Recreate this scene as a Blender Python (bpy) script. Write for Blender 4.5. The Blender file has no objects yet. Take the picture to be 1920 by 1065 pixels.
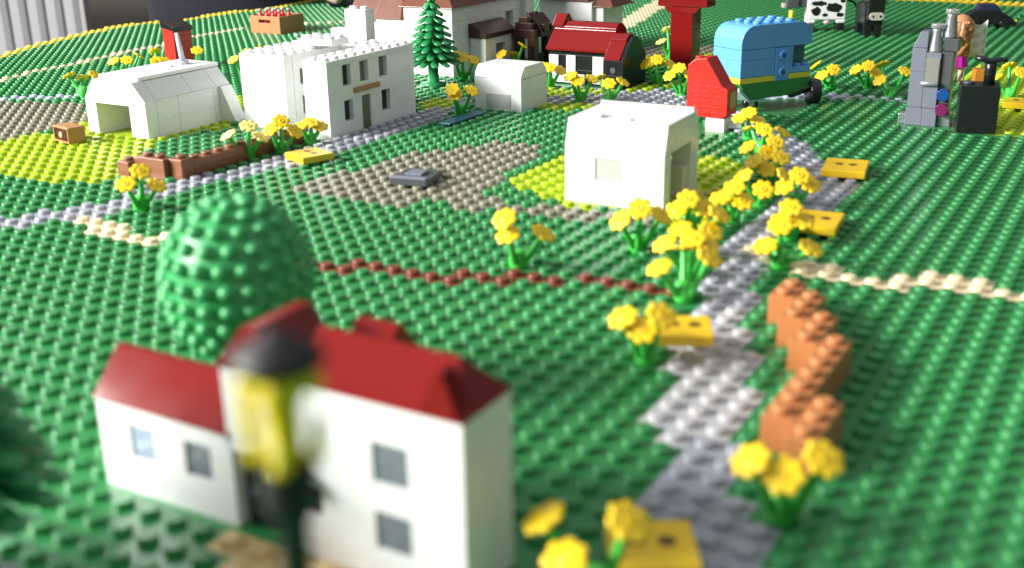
import bpy, math, random
import numpy as np
from mathutils import Vector, Matrix
random.seed(7)
PI = math.pi
S = 0.008                       # one stud pitch = 8 mm; everything below is written in studs
scene = bpy.context.scene
C = bpy.data.collections.new('diorama'); scene.collection.children.link(C)

# ------------------------------------------------------------------ camera
Fw = Vector((-0.47446248, 0.81263972, -0.3383815)); Rt = Vector((0.86627559, 0.49932606, -0.01549455)); Dn = Vector((0.15637122, -0.30048321, -0.94088144))
FPX = 2122.67; CAMZ = 16.417
cam = bpy.data.cameras.new('camera'); co = bpy.data.objects.new('camera', cam); scene.collection.objects.link(co)
M3 = Matrix((Rt, -Dn, -Fw)).transposed()
co.matrix_world = Matrix.Translation(Vector((0, 0, CAMZ)) * S) @ M3.to_4x4()
cam.sensor_width = 36; cam.lens = FPX / 1920 * 36
cam.clip_start = 0.005; cam.clip_end = 50
cam.dof.use_dof = True; cam.dof.focus_distance = 92 * S
cam.dof.aperture_fstop = (cam.lens / 1000) / (0.40 * S)
scene.camera = co

# ------------------------------------------------------------------ world and lamps
w = bpy.data.worlds.new('World'); scene.world = w; w.use_nodes = True
nt = w.node_tree; bg = nt.nodes['Background']
bg.inputs[1].default_value = 0.50
# a plain room: pale ceiling overhead, dim walls around
wtc = nt.nodes.new('ShaderNodeTexCoord'); wsp = nt.nodes.new('ShaderNodeSeparateXYZ'); wr = nt.nodes.new('ShaderNodeValToRGB')
nt.links.new(wtc.outputs['Generated'], wsp.inputs[0]); nt.links.new(wsp.outputs['Z'], wr.inputs[0]); nt.links.new(wr.outputs[0], bg.inputs[0])
wr.color_ramp.elements[0].position = 0.02; wr.color_ramp.elements[0].color = (0.16, 0.15, 0.14, 1)
wr.color_ramp.elements[1].position = 0.75; wr.color_ramp.elements[1].color = (0.92, 0.97, 1.0, 1)

def window_light(name, pos, target, sx, sy, power, col):
    l = bpy.data.lights.new(name, 'AREA'); l.shape = 'RECTANGLE'; l.size = sx * S; l.size_y = sy * S
    l.energy = power; l.color = col
    o = bpy.data.objects.new(name, l); scene.collection.objects.link(o)
    o.location = Vector(pos) * S
    o.rotation_euler = (Vector(target) - Vector(pos)).to_track_quat('-Z', 'Y').to_euler()
    return o
window_light('window_light', (-190, -92, 95), (-35, 60, 0), 125, 52, 100.0, (1.0, 0.98, 0.94))
window_light('far_window_light', (-330, 150, 130), (-40, 60, 0), 80, 80, 20.0, (0.90, 0.95, 1.0))

scene.view_settings.view_transform = 'Standard'
scene.view_settings.look = 'None'
scene.view_settings.exposure = 0.20
scene.view_settings.gamma = 1.0
scene.view_settings.use_curve_mapping = False

# ------------------------------------------------------------------ materials
def mat(name, col, rough=0.28, var=0.06, trans=0.0, metal=0.0, bump=0.0, ior=1.5, coat=0.0, vscale=1.5, wear=0.03):
    m = bpy.data.materials.new(name); m.use_nodes = True
    n = m.node_tree.nodes; L = m.node_tree.links; b = n['Principled BSDF']
    b.inputs['Roughness'].default_value = rough; b.inputs['IOR'].default_value = ior
    b.inputs['Metallic'].default_value = metal; b.inputs['Transmission Weight'].default_value = trans
    b.inputs['Coat Weight'].default_value = coat
    tc = n.new('ShaderNodeTexCoord')
    nz = n.new('ShaderNodeTexNoise'); nz.inputs['Scale'].default_value = vscale / S / 12; nz.inputs['Detail'].default_value = 4
    L.new(tc.outputs['Object'], nz.inputs['Vector'])
    mx = n.new('ShaderNodeMix'); mx.data_type = 'RGBA'
    lo = [max(0, c * (1 - var)) for c in col]; hi = [min(1, c * (1 + var)) for c in col]
    mx.inputs[6].default_value = (*lo, 1); mx.inputs[7].default_value = (*hi, 1)
    L.new(nz.outputs['Fac'], mx.inputs[0]); L.new(mx.outputs[2], b.inputs['Base Color'])
    # rubbed plastic: roughness drifts over the surface
    n2 = n.new('ShaderNodeTexNoise'); n2.inputs['Scale'].default_value = 0.9 / S; n2.inputs['Detail'].default_value = 6
    L.new(tc.outputs['Object'], n2.inputs['Vector'])
    mr = n.new('ShaderNodeMapRange'); mr.inputs[3].default_value = max(0.03, rough - wear * 2); mr.inputs[4].default_value = rough + wear * 3
    L.new(n2.outputs['Fac'], mr.inputs[0]); L.new(mr.outputs[0], b.inputs['Roughness'])
    if bump:
        bp = n.new('ShaderNodeBump'); bp.inputs['Strength'].default_value = bump; bp.inputs['Distance'].default_value = 0.02 * S
        L.new(n2.outputs['Fac'], bp.inputs['Height']); L.new(bp.outputs[0], b.inputs['Normal'])
    return m
G = dict(
 green=mat('green_plastic', (0.032, 0.225, 0.066), 0.22, 0.12, vscale=0.4, wear=.04),
 lime=mat('lime_plastic', (0.36, 0.50, 0.012), 0.3),
 tan_grey=mat('dark_tan_plastic', (0.225, 0.215, 0.155), 0.3),
 tan_dark=mat('dusty_tan_plastic', (0.46, 0.36, 0.26), 0.35),
 blue_grey=mat('blue_grey_plastic', (0.35, 0.36, 0.41), 0.22),
 lit_grey=mat('lit_grey_plastic', (0.48, 0.48, 0.49), 0.22),  # lit stretch of the grey road, its brightness painted into the colour
 pale_blue=mat('pale_blue_plastic', (0.46, 0.49, 0.60), 0.3),
 beige=mat('beige_plastic', (0.76, 0.64, 0.42), 0.35),
 tan=mat('tan_plastic', (0.70, 0.52, 0.24), 0.3),
 red_brown=mat('red_brown_plastic', (0.17, 0.040, 0.022), 0.3),
 yellow=mat('yellow_plastic', (0.84, 0.64, 0.035), 0.3),
)
WHITE = mat('white_plastic', (0.80, 0.80, 0.79), 0.26, 0.03)
OFFWHITE = mat('cream_plastic', (0.74, 0.69, 0.55), 0.3, 0.04)
PANEWHITE = mat('pale_panel_plastic', (0.47, 0.47, 0.45), 0.35, 0.04)
YEL = mat('flower_yellow', (0.88, 0.60, 0.012), 0.33, 0.10)
YELP = mat('flower_pale_yellow', (0.85, 0.74, 0.20), 0.33, 0.08)
TILE_Y = mat('tile_yellow', (0.82, 0.53, 0.02), 0.3, 0.05)
LEAF = mat('stem_green', (0.06, 0.50, 0.07), 0.33, 0.08)
TREE = mat('tree_green', (0.022, 0.24, 0.075), 0.25, 0.12)
BUSH = mat('bush_green', (0.040, 0.35, 0.105), 0.33, 0.12)
DKRED = mat('dark_red_plastic', (0.18, 0.009, 0.008), 0.10, 0.08, wear=.01, ior=1.38)
RED = mat('red_plastic', (0.58, 0.022, 0.015), 0.27, 0.05)
MAROON = mat('maroon_plastic', (0.15, 0.012, 0.014), 0.25, 0.08)
BLACK = mat('black_plastic', (0.010, 0.011, 0.012), 0.22, 0.1)
BROWN = mat('brown_plastic', (0.15, 0.050, 0.030), 0.3, 0.06)
DKBROWN = mat('dark_brown_plastic', (0.055, 0.020, 0.013), 0.3, 0.08)
ORBROWN = mat('orange_brown_plastic', (0.47, 0.185, 0.065), 0.3, 0.06)
HEDGE = mat('reddish_brown_plastic', (0.235, 0.092, 0.045), 0.3, 0.07)
CARD = mat('tan_crate_plastic', (0.40, 0.19, 0.08), 0.35, 0.05)
BLUE = mat('azure_plastic', (0.13, 0.38, 0.80), 0.25, 0.04)
DKBLUE = mat('socket_blue_plastic', (0.02, 0.08, 0.42), 0.3, 0.04)
BLUETILE = mat('teal_blue_plastic', (0.02, 0.13, 0.21), 0.3, 0.05)
HULLGREEN = mat('hull_green_plastic', (0.03, 0.22, 0.05), 0.28, 0.05)
TEAL = mat('pale_teal_plastic', (0.30, 0.50, 0.48), 0.3, 0.05)
STRIPE = mat('stripe_yellow_plastic', (0.80, 0.66, 0.05), 0.3, 0.04)
GREY = mat('bluish_grey_plastic', (0.17, 0.185, 0.235), 0.28, 0.05)
DKGREY = mat('dark_grey_plastic', (0.075, 0.080, 0.085), 0.3, 0.08)
MIDGREY = mat('stone_grey_plastic', (0.22, 0.22, 0.20), 0.3, 0.06)
SILVER = mat('silver_plastic', (0.50, 0.52, 0.56), 0.22, 0.05, metal=0.75)
CLEAR = mat('clear_plastic', (0.85, 0.88, 0.86), 0.08, 0.02, trans=0.8, wear=.01)
TBLUE = mat('clear_blue_plastic', (0.02, 0.12, 0.45), 0.08, 0.05, trans=0.5, wear=.01)
TPURP = mat('clear_purple_plastic', (0.30, 0.03, 0.16), 0.08, 0.05, trans=0.5, wear=.01)
TYEL = mat('clear_yellow_plastic', (0.90, 0.76, 0.008), 0.06, 0.03, trans=0.15, wear=.01)
LAMPBLACK = mat('lamp_black_plastic', (0.006, 0.006, 0.006), 0.5, 0.1)
GLASSDK = mat('dark_window_pane', (0.018, 0.020, 0.021), 0.12, 0.05, wear=.01)
GLASSGR = mat('grey_window_pane', (0.15, 0.175, 0.20), 0.15, 0.05, wear=.01)
GLASSBL = mat('blue_grey_window_pane', (0.28, 0.36, 0.45), 0.15, 0.05, wear=.01)
OLIVE = mat('olive_grey_plastic', (0.15, 0.145, 0.09), 0.35, 0.06)
GOLD = mat('gold_print', (0.50, 0.32, 0.10), 0.35, 0.05)
MAGENTA = mat('magenta_plastic', (0.42, 0.015, 0.30), 0.25, 0.08)
SKIN = mat('doll_skin_plastic', (0.80, 0.56, 0.42), 0.35, 0.03)
HAIR = mat('light_brown_hair_plastic', (0.48, 0.22, 0.10), 0.28, 0.20)
PINK = mat('pink_plastic', (0.78, 0.48, 0.56), 0.3, 0.03)
MUZZLE = mat('muzzle_beige_plastic', (0.48, 0.46, 0.38), 0.35, 0.04)
CLOTH = mat('white_cloth', (0.76, 0.75, 0.71), 0.85, 0.06)
NAVY = mat('navy_jacket_cloth', (0.006, 0.007, 0.015), 0.9, 0.2, bump=.6)
HUMAN = mat('human_skin', (0.50, 0.34, 0.29), 0.5, 0.08)
BROWNHAIR = mat('human_hair', (0.05, 0.03, 0.02), 0.5, 0.2)
WALLM = mat('grey_wall_paint', (0.17, 0.15, 0.13), 0.85, 0.08, vscale=.05)
RADM = mat('white_radiator_enamel', (0.46, 0.455, 0.475), 0.3, 0.02, vscale=.1)
CABM = mat('dark_wood', (0.050, 0.014, 0.008), 0.4, 0.3, vscale=.3)
TABLEM = mat('table_board', (0.006, 0.035, 0.012), 0.5, 0.1)
FLOORM = mat('dark_floor', (0.03, 0.025, 0.02), 0.6, 0.2, vscale=.05)
GREENHI = mat('glossy_leaf_green', (0.02, 0.25, 0.09), 0.2, 0.1)

# ------------------------------------------------------------------ mesh helpers
class MB:
    def __init__(s): s.v = []; s.f = []; s.sm = []; s.M = None
    def add(s, vs, fs, smooth=False):
        o = len(s.v)
        if s.M is not None: vs = [tuple(s.M @ Vector(p)) for p in vs]
        s.v += [tuple(p) for p in vs]
        for i, f in enumerate(fs):
            s.f.append(tuple(o + k for k in f)); s.sm.append(smooth if isinstance(smooth, bool) else smooth[i])
        return s
    def box(s, x0, x1, y0, y1, z0, z1):
        if x1 < x0: x0, x1 = x1, x0
        if y1 < y0: y0, y1 = y1, y0
        return s.add([(x0,y0,z0),(x1,y0,z0),(x1,y1,z0),(x0,y1,z0),(x0,y0,z1),(x1,y0,z1),(x1,y1,z1),(x0,y1,z1)],
              [(0,3,2,1),(4,5,6,7),(0,1,5,4),(1,2,6,5),(2,3,7,6),(3,0,4,7)])
    def rev(s, prof, n=16, c=(0,0,0), ax='z', ph=0.0, smooth=True):
        """prof: (r, h) pairs from bottom to top, closed by caps when r>0"""
        vs = []; fs = []; sm = []
        for r, h in prof:
            for k in range(n):
                a = ph + 2*PI*k/n; x, y = r*math.cos(a), r*math.sin(a)
                p = (x, y, h) if ax == 'z' else ((h, x, y) if ax == 'x' else (y, h, x))
                vs.append((p[0]+c[0], p[1]+c[1], p[2]+c[2]))
        for j in range(len(prof)-1):
            for k in range(n):
                k2 = (k+1) % n
                fs.append((j*n+k, j*n+k2, (j+1)*n+k2, (j+1)*n+k)); sm.append(smooth)
        if prof[0][0] > 1e-6: fs.append(tuple(range(n-1, -1, -1))); sm.append(False)
        if prof[-1][0] > 1e-6: fs.append(tuple((len(prof)-1)*n+k for k in range(n))); sm.append(False)
        return s.add(vs, fs, sm)
    def cyl(s, x, y, z0, z1, r, n=16, r1=None, bev=0.03):
        r1 = r if r1 is None else r1
        return s.rev([(r, z0), (r1, z1-bev), (max(.001, r1-bev), z1)], n, (x, y, 0))
    def cylx(s, x0, x1, y, z, r, n=16, bev=0.03):
        return s.rev([(r-bev, x0), (r, x0+bev), (r, x1-bev), (r-bev, x1)], n, (0, y, z), 'x')
    def cyly(s, y0, y1, x, z, r, n=16, bev=0.03):
        return s.rev([(r-bev, y0), (r, y0+bev), (r, y1-bev), (r-bev, y1)], n, (x, 0, z), 'y')
    def studs(s, x0, x1, y0, y1, z, n=14, skip=()):
        for i in range(int(round(x1-x0))):
            for j in range(int(round(y1-y0))):
                if (i, j) in skip: continue
                s.rev([(.3, z-.02), (.3, z+.15), (.29, z+.185), (.265, z+.208), (.225, z+.2165)], n, (x0+i+.5, y0+j+.5, 0))
        return s
    def prism(s, poly, a0, a1, ax='y'):
        """poly in (x,z) extruded along y ('y'), (y,z) along x ('x'), or (x,y) along z ('z')"""
        n = len(poly)
        f = {'y': lambda p, a: (p[0], a, p[1]), 'x': lambda p, a: (a, p[0], p[1]), 'z': lambda p, a: (p[0], p[1], a)}[ax]
        vs = [f(p, a0) for p in poly] + [f(p, a1) for p in poly]
        fs = [tuple(range(n-1, -1, -1)), tuple(range(n, 2*n))] + [(i, (i+1) % n, n+(i+1) % n, n+i) for i in range(n)]
        return s.add(vs, fs)
    def tube(s, pts, rs, n=10, flat=1.0, up=Vector((0,0,1))):
        pts = [Vector(p) for p in pts]
        if not hasattr(rs, '__len__'): rs = [rs]*len(pts)
        vs = []; fs = []
        for i, p in enumerate(pts):
            t = (pts[min(i+1, len(pts)-1)] - pts[max(i-1, 0)]).normalized()
            a = t.cross(up)
            if a.length < 1e-3: a = t.cross(Vector((1,0,0)))
            a.normalize(); b = a.cross(t).normalized()
            for k in range(n):
                q = 2*PI*k/n
                vs.append(tuple(p + (a*math.cos(q) + b*math.sin(q)*flat)*rs[i]))
        for i in range(len(pts)-1):
            for k in range(n):
                k2 = (k+1) % n; fs.append((i*n+k, i*n+k2, (i+1)*n+k2, (i+1)*n+k))
        fs.append(tuple(range(n-1, -1, -1))); fs.append(tuple((len(pts)-1)*n+k for k in range(n)))
        return s.add(vs, fs, [True]*(len(fs)-2)+[True, True])
    def ball(s, c, r, n=12, m=8, sc=(1,1,1)):
        prof = [(max(1e-7, math.sin(PI*j/m))*r, -math.cos(PI*j/m)*r) for j in range(m+1)]
        vs = []; fs = []
        for rr, h in prof:
            for k in range(n):
                a = 2*PI*k/n; vs.append((c[0]+rr*math.cos(a)*sc[0], c[1]+rr*math.sin(a)*sc[1], c[2]+h*sc[2]))
        for j in range(m):
            for k in range(n):
                k2 = (k+1) % n; fs.append((j*n+k, j*n+k2, (j+1)*n+k2, (j+1)*n+k))
        return s.add(vs, fs, True)
    def bricks(s, x0, x1, y0, y1, z0, z1, long='y', course=1.2, g=.0025, ops=(), rnd=random, lens=(4,6,8)):
        """a brick wall/mass running along `long`; ops are (a0,a1,z0,z1) openings right through it"""
        zs = {z0, z1}; z = z0
        while z < z1-.05: zs.add(round(z, 4)); z += course
        for o in ops: zs.add(o[2]); zs.add(o[3])
        zs = sorted(q for q in zs if z0-1e-6 <= q <= z1+1e-6)
        A0, A1 = (y0, y1) if long == 'y' else (x0, x1)
        for za, zb in zip(zs[:-1], zs[1:]):
            if zb-za < .02: continue
            segs = [(A0, A1)]
            for o in ops:
                if o[2] < zb-1e-4 and o[3] > za+1e-4:
                    ns = []
                    for a, b in segs:
                        if o[1] <= a or o[0] >= b: ns.append((a, b)); continue
                        if o[0] > a: ns.append((a, o[0]))
                        if o[1] < b: ns.append((o[1], b))
                    segs = ns
            for a, b in segs:
                p = a
                while p < b-1e-4:
                    q = p + rnd.choice(lens)
                    if q > b-.9: q = b
                    if long == 'y': s.box(x0, x1, p+g, q-g, za+g*.6, zb-g*.6)
                    else: s.box(p+g, q-g, y0, y1, za+g*.6, zb-g*.6)
                    p = q
        return s

def tag(o, label, cat, group=None):
    o['label'] = label; o['category'] = cat
    if group: o['group'] = group
    return o
def mesh(name, mb, m):
    me = bpy.data.meshes.new(name)
    me.from_pydata([(x*S, y*S, z*S) for x, y, z in mb.v], [], mb.f)
    me.polygons.foreach_set('use_smooth', mb.sm)
    me.materials.append(m); me.update()
    return me
def link(name, me, parent=None, loc=None, rot=None, bevel=0):
    o = bpy.data.objects.new(name, me); C.objects.link(o)
    if parent: o.parent = parent
    if loc is not None: o.location = Vector(loc)*S
    if rot is not None: o.rotation_euler = rot
    if bevel:
        b = o.modifiers.new('bevel', 'BEVEL'); b.width = bevel*S; b.segments = 2; b.limit_method = 'ANGLE'; b.angle_limit = math.radians(40)
    return o
def part(name, mb, m, parent, bevel=0.035, loc=None, rot=None):
    return link(name, mesh(name, mb, m), parent, loc, rot, bevel)
def thing(name, label, cat, loc=(0,0,0), rotz=0, group=None):
    o = bpy.data.objects.new(name, None); C.objects.link(o)
    o.empty_display_size = S; o.location = Vector(loc)*S; o.rotation_euler = (0, 0, rotz)
    return tag(o, label, cat, group)
def struct(name, mb, m, bevel=0):
    o = link(name, mesh(name, mb, m), bevel=bevel); o['kind'] = 'structure'; return o
FOOT = []        # footprints (u0,u1,v0,v1) whose board studs are covered
REGIONS=[
('tan_grey',[(-83.2, 56.4), (-77.6, 59.1), (-74.0, 60.2), (-67.8, 55.6), (-67.7, 53.0), (-67.9, 50.5), (-68.0, 47.1)]),
('lime',[(-67.6, 46.0), (-67.6, 50.2), (-67.4, 52.7), (-68.3, 56.0), (-62.2, 63.9), (-56.2, 58.1), (-57.8, 56.2), (-58.1, 53.0), (-56.8, 50.8), (-54.9, 48.1), (-52.7, 45.4), (-53.3, 43.3), (-55.0, 42.5), (-57.8, 42.5), (-61.6, 42.0)]),
('lime',[(-65.2, 66.2), (-64.4, 67.8), (-59.8, 62.7), (-60.0, 61.5)]),
('tan_grey',[(-42.4, 47.6), (-42.2, 51.0), (-41.2, 52.3), (-40.6, 58.4), (-39.1, 58.7), (-38.5, 60.8), (-37.9, 63.2), (-36.1, 63.5), (-34.7, 63.3), (-33.4, 60.3), (-32.6, 56.1), (-32.4, 53.1), (-31.3, 51.1), (-29.2, 50.1), (-26.3, 50.8), (-24.4, 51.4), (-21.3, 51.3), (-20.5, 49.7), (-23.5, 49.6), (-26.7, 49.1), (-29.3, 48.6), (-31.0, 48.0), (-33.1, 48.9), (-34.4, 49.1), (-34.5, 46.5), (-37.9, 46.7), (-40.7, 46.8)]),
('lime',[(-31.8, 54.5), (-32.5, 62.7), (-23.9, 65.3), (-20.9, 63.7), (-19.6, 58.6), (-18.6, 54.5), (-19.3, 50.2), (-21.4, 51.8), (-26.6, 51.4), (-28.9, 52.0)]),
('blue_grey',[(-52.3, 35.2), (-50.9, 37.1), (-49.7, 39.2), (-49.2, 40.6), (-49.5, 42.1), (-49.5, 44.3), (-49.0, 45.5), (-48.3, 49.1), (-48.1, 54.2), (-48.0, 57.9), (-47.9, 63.1), (-48.5, 69.2), (-48.3, 74.1), (-47.6, 75.7), (-46.0, 73.5), (-45.6, 69.9), (-45.1, 65.0), (-44.8, 58.9), (-44.9, 54.6), (-45.5, 51.2), (-46.5, 47.2), (-47.5, 44.0), (-47.2, 41.0), (-47.1, 38.7), (-48.7, 36.6), (-49.0, 35.6), (-50.4, 33.8)]),
('lime',[(-50.5, 71.8), (-49.3, 74.9), (-47.1, 72.2), (-48.4, 69.7)]),
('blue_grey',[(-42.8, 77.9), (-39.5, 80.7), (-35.9, 85.1), (-32.9, 84.6), (-30.3, 77.9), (-33.8, 77.3), (-37.9, 76.6), (-41.2, 75.0)]),
('lime',[(-44.1, 81.3), (-39.8, 83.3), (-39.0, 81.7), (-42.6, 78.5)]),
('lime',[(-42.1, 75.8), (-30.8, 79.2), (-30.2, 77.7), (-40.5, 73.7)]),
('lime',[(-39.9, 84.6), (-35.0, 89.7), (-34.0, 87.3), (-38.7, 81.9)]),
('tan_grey',[(-46.8, 105.8), (-39.3, 110.8), (-37.3, 105.3), (-44.3, 100.3)]),
('lime',[(-44.2, 100.7), (-38.0, 105.0), (-35.9, 99.4), (-41.5, 94.5)]),
('blue_grey',[(-27.6, 79.1), (-26.4, 79.7), (-23.3, 75.0), (-19.0, 70.3), (-16.9, 65.9), (-13.8, 61.9), (-13.5, 55.8), (-14.6, 54.2), (-16.6, 54.3), (-18.1, 62.0), (-21.5, 69.4), (-25.3, 72.1)]),
('blue_grey',[(-17.5, 53.8), (-16.8, 55.0), (-15.3, 55.4), (-14.7, 48.4), (-13.9, 45.4), (-13.5, 42.6), (-13.2, 40.5), (-15.2, 39.9), (-15.9, 43.9), (-16.8, 47.9)]),
('lit_grey',[(-15.2, 39.9), (-13.3, 41.0), (-12.0, 38.1), (-11.1, 36.4), (-10.0, 32.5), (-9.7, 30.2), (-11.7, 28.7), (-12.8, 31.1), (-13.0, 33.7), (-14.4, 35.8)]),
('blue_grey',[(-11.7, 28.7), (-9.7, 30.2), (-8.8, 27.9), (-7.7, 26.3), (-6.8, 24.5), (-6.1, 22.9), (-8.6, 21.5), (-9.7, 24.1), (-10.5, 25.4), (-10.9, 28.5)]),  # same road in the near house's shadow, shade painted as the darker grey
('lime',[(-14.9, 99.0), (-14.6, 108.3), (-8.5, 107.8), (-5.8, 80.6), (-8.2, 79.0), (-9.5, 78.8), (-11.1, 90.4)]),
('tan_dark',[(-57.4, 124.4), (-62.2, 148.6), (-60.9, 149.2), (-54.0, 121.4)]),
('tan',[(-19.7, 18.7), (-18.5, 19.2), (-16.5, 19.6), (-15.4, 19.2), (-14.3, 18.2), (-17.9, 16.7)]),
]
LINES=[
('beige',1.0,[(-88.7, 61.4), (-89.9, 64.4), (-91.3, 68.9), (-91.9, 74.9), (-93.2, 81.4), (-93.5, 86.7), (-95.6, 92.7), (-95.4, 96.7), (-94.9, 103.2), (-92.1, 107.7), (-88.6, 111.5)]),
('pale_blue',1.3,[(-83.2, 57.4), (-81.6, 59.2), (-78.8, 61.1), (-76.7, 62.6), (-72.1, 66.3), (-66.3, 68.2)]),
('pale_blue',1.0,[(-85.6, 99.9), (-75.3, 99.1)]),
('beige',1.3,[(-47.4, 37.5), (-45.0, 37.1), (-43.2, 36.5), (-40.9, 37.2)]),
('red_brown',0.9,[(-32.9, 37.2), (-32.2, 37.5), (-30.9, 37.7), (-30.8, 38.2), (-29.5, 38.3), (-26.9, 38.7), (-25.3, 38.7), (-25.3, 39.4), (-23.2, 39.8), (-23.1, 40.5), (-21.2, 40.9), (-18.5, 41.5), (-16.5, 41.4)]),
('beige',1.5,[(-15.0, 48.2), (-12.3, 47.1), (-11.2, 46.4), (-8.2, 46.9), (-7.2, 48.2), (-3.7, 47.4), (-2.1, 47.2)]),
('beige',2.6,[(-55.4, 121.4), (-61.2, 146.1), (-64.5, 159.9)]),
('pale_blue',1.6,[(-26.8, 85.9), (-23.1, 87.6), (-20.1, 88.6), (-16.9, 88.6)]),
]
COAST=[(-101.4, 70.7), (-104.3, 75.2), (-106.8, 80.4), (-108.8, 85.5), (-110.2, 90.4), (-111.7, 95.6), (-111.6, 99.7), (-110.5, 103.0), (-109.2, 105.4), (-109.2, 107.2), (-110.1, 112.0), (-109.7, 115.5), (-107.2, 117.9)]
FLOWERS=[
('pine',-76.69,62.42,[(-1.13, -0.25, 1.7), (-0.82, 0.73, 1.4), (1.15, 0.42, 1.8)]),
('b',-80.11,69.91,[(0.04, -1.11, 1.8), (1.2, -0.64, 1.9), (1.03, 0.87, 2.1)]),
('b',-79.49,73.34,[(-1.08, 0.75, 1.9), (0.85, -1.03, 1.4), (2.18, -0.73, 1.3)]),
('b',-75.41,73.62,[(1.18, -0.56, 2.5), (5.66, -3.92, 1.3), (1.56, -2.71, 1.3)]),
('b',-69.58,74.15,[(-0.32, -1.24, 2.0), (1.0, -0.74, 2.6), (1.15, 0.99, 2.7)]),
('b',-46.28,40.32,[(0.54, -1.28, 1.8), (1.07, -0.67, 2.4), (1.25, 0.1, 1.5)]),
('p',-49.31,51.89,[(-0.34, -1.2, 1.7), (0.97, -0.75, 2.3), (1.13, 0.02, 1.5)]),
('b',-48.40,53.96,[(0.31, -1.13, 1.8), (1.36, -0.11, 1.6), (0.91, -0.81, 2.3)]),
('b',-48.28,56.73,[(0.78, -0.74, 1.7), (1.12, -0.28, 1.4), (0.25, -1.04, 1.5)]),
('b',-44.45,69.10,[(0.4, -1.24, 1.8), (1.14, -0.24, 2.0), (0.26, -1.42, 2.2)]),
('b',-52.44,82.05,[(0.76, -1.15, 2.2), (1.38, -0.31, 1.9), (-0.23, -1.02, 2.3)]),
('b',-51.08,88.12,[(-0.23, -1.4, 1.7), (0.62, 0.92, 2.2), (-0.38, 1.16, 1.3)]),
('b',-44.12,82.19,[(0.76, -1.31, 1.9), (1.26, -0.5, 1.6), (-0.01, -1.06, 1.9)]),
('b',-38.98,77.64,[(0.5, -1.45, 1.9), (1.06, -0.15, 1.9), (-0.14, -1.35, 2.2)]),
('b',-36.95,78.60,[(0.61, -1.43, 1.7), (1.25, -0.36, 1.7), (-1.19, 0.64, 1.7)]),
('b',-36.62,87.06,[(-0.5, -1.26, 1.9), (0.46, -1.23, 2.3), (1.31, -0.35, 1.8)]),
('b',-32.82,83.00,[(-0.56, -1.16, 1.8), (0.81, -0.66, 1.9), (0.15, -1.03, 2.4)]),
('p',-41.22,100.91,[(-0.8, 1.21, 2.5), (-0.48, -1.06, 1.7), (0.89, -0.53, 2.1)]),
('b',-23.39,91.02,[(-1.21, -0.18, 1.9), (0.51, -1.33, 1.8), (-0.46, -1.77, 1.3)]),
('b',-20.89,92.71,[(-0.72, -1.08, 1.6), (0.82, -1.01, 1.4), (0.28, -1.37, 2.0)]),
('b',-18.34,89.30,[(-0.57, -1.25, 1.5), (-0.95, 0.7, 2.4), (1.07, -0.63, 2.2)]),
('b',-10.25,92.62,[(-1.04, -0.41, 1.6), (0.7, -0.96, 2.2), (-0.4, 1.13, 2.3)]),
('b',-21.14,67.04,[(-0.93, 0.8, 1.4), (0.49, -1.12, 1.8), (1.24, 0.12, 1.5)]),
('b',-19.80,63.48,[(-0.64, -1.24, 1.5), (0.88, -0.93, 1.9), (0.68, -1.57, 1.3)]),
('b',-18.30,59.62,[(0.87, -0.88, 2.0), (0.22, -1.1, 1.3), (-0.47, -1.24, 1.7)]),
('b',-17.46,55.71,[(-0.63, -1.05, 1.8), (0.68, -1.7, 1.3), (1.25, -0.11, 1.8)]),
('b',-15.75,56.13,[(0.94, -0.76, 1.6), (-0.28, -1.23, 1.4), (0.5, -1.24, 2.1)]),
('b',-14.46,50.83,[(0.33, -1.1, 1.9), (0.02, -1.98, 1.3), (0.88, -0.97, 1.3)]),
('b',-13.58,46.73,[(-0.33, -1.25, 1.3), (1.47, -0.66, 1.3), (0.3, -1.36, 2.3)]),
('b',-19.99,45.80,[(-0.36, -1.17, 1.8), (1.14, -0.21, 2.0), (0.61, -1.27, 2.5)]),
('b',-19.24,50.12,[(0.4, -1.14, 1.9), (-0.16, -1.23, 1.3), (1.08, -0.69, 1.4)]),
('b',-17.38,46.10,[(-0.21, -1.16, 1.7), (1.08, -0.86, 1.7), (1.16, -0.14, 2.3)]),
('b',-15.75,40.86,[(-0.6, -1.2, 1.7), (1.18, -0.46, 2.2), (-0.48, 1.02, 1.9)]),
('b',-16.68,43.68,[(-0.7, -1.06, 1.7), (0.55, -1.0, 2.1), (1.08, -0.82, 1.8)]),
('b',-17.72,52.12,[(-0.18, -1.23, 1.6), (0.81, -0.98, 1.5), (0.47, -1.19, 2.2)]),
('b',-23.19,70.74,[(-0.26, -1.17, 1.6), (0.78, -0.88, 1.5), (0.3, -1.21, 2.0)]),
('b',-23.84,41.42,[(0.24, -1.25, 1.9), (0.08, -1.26, 2.6), (1.32, -0.07, 1.8)]),
('b',-14.60,34.45,[(-0.45, -1.1, 2.0), (0.91, -0.96, 2.3), (0.31, -1.13, 1.7)]),
('n',-7.18,26.51,[(0.29, -1.18, 2.0), (-0.59, -1.19, 2.2), (1.11, -0.59, 2.4)]),
('n',-10.10,20.94,[(-1.02, -0.57, 2.2), (-0.14, -1.19, 1.7), (1.14, -0.53, 2.7)]),
]
# ------------------------------------------------------------------ objects
def foot(x0, x1, y0, y1): FOOT.append((min(x0,x1)-.27, max(x0,x1)+.27, min(y0,y1)-.27, max(y0,y1)+.27))

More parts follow.
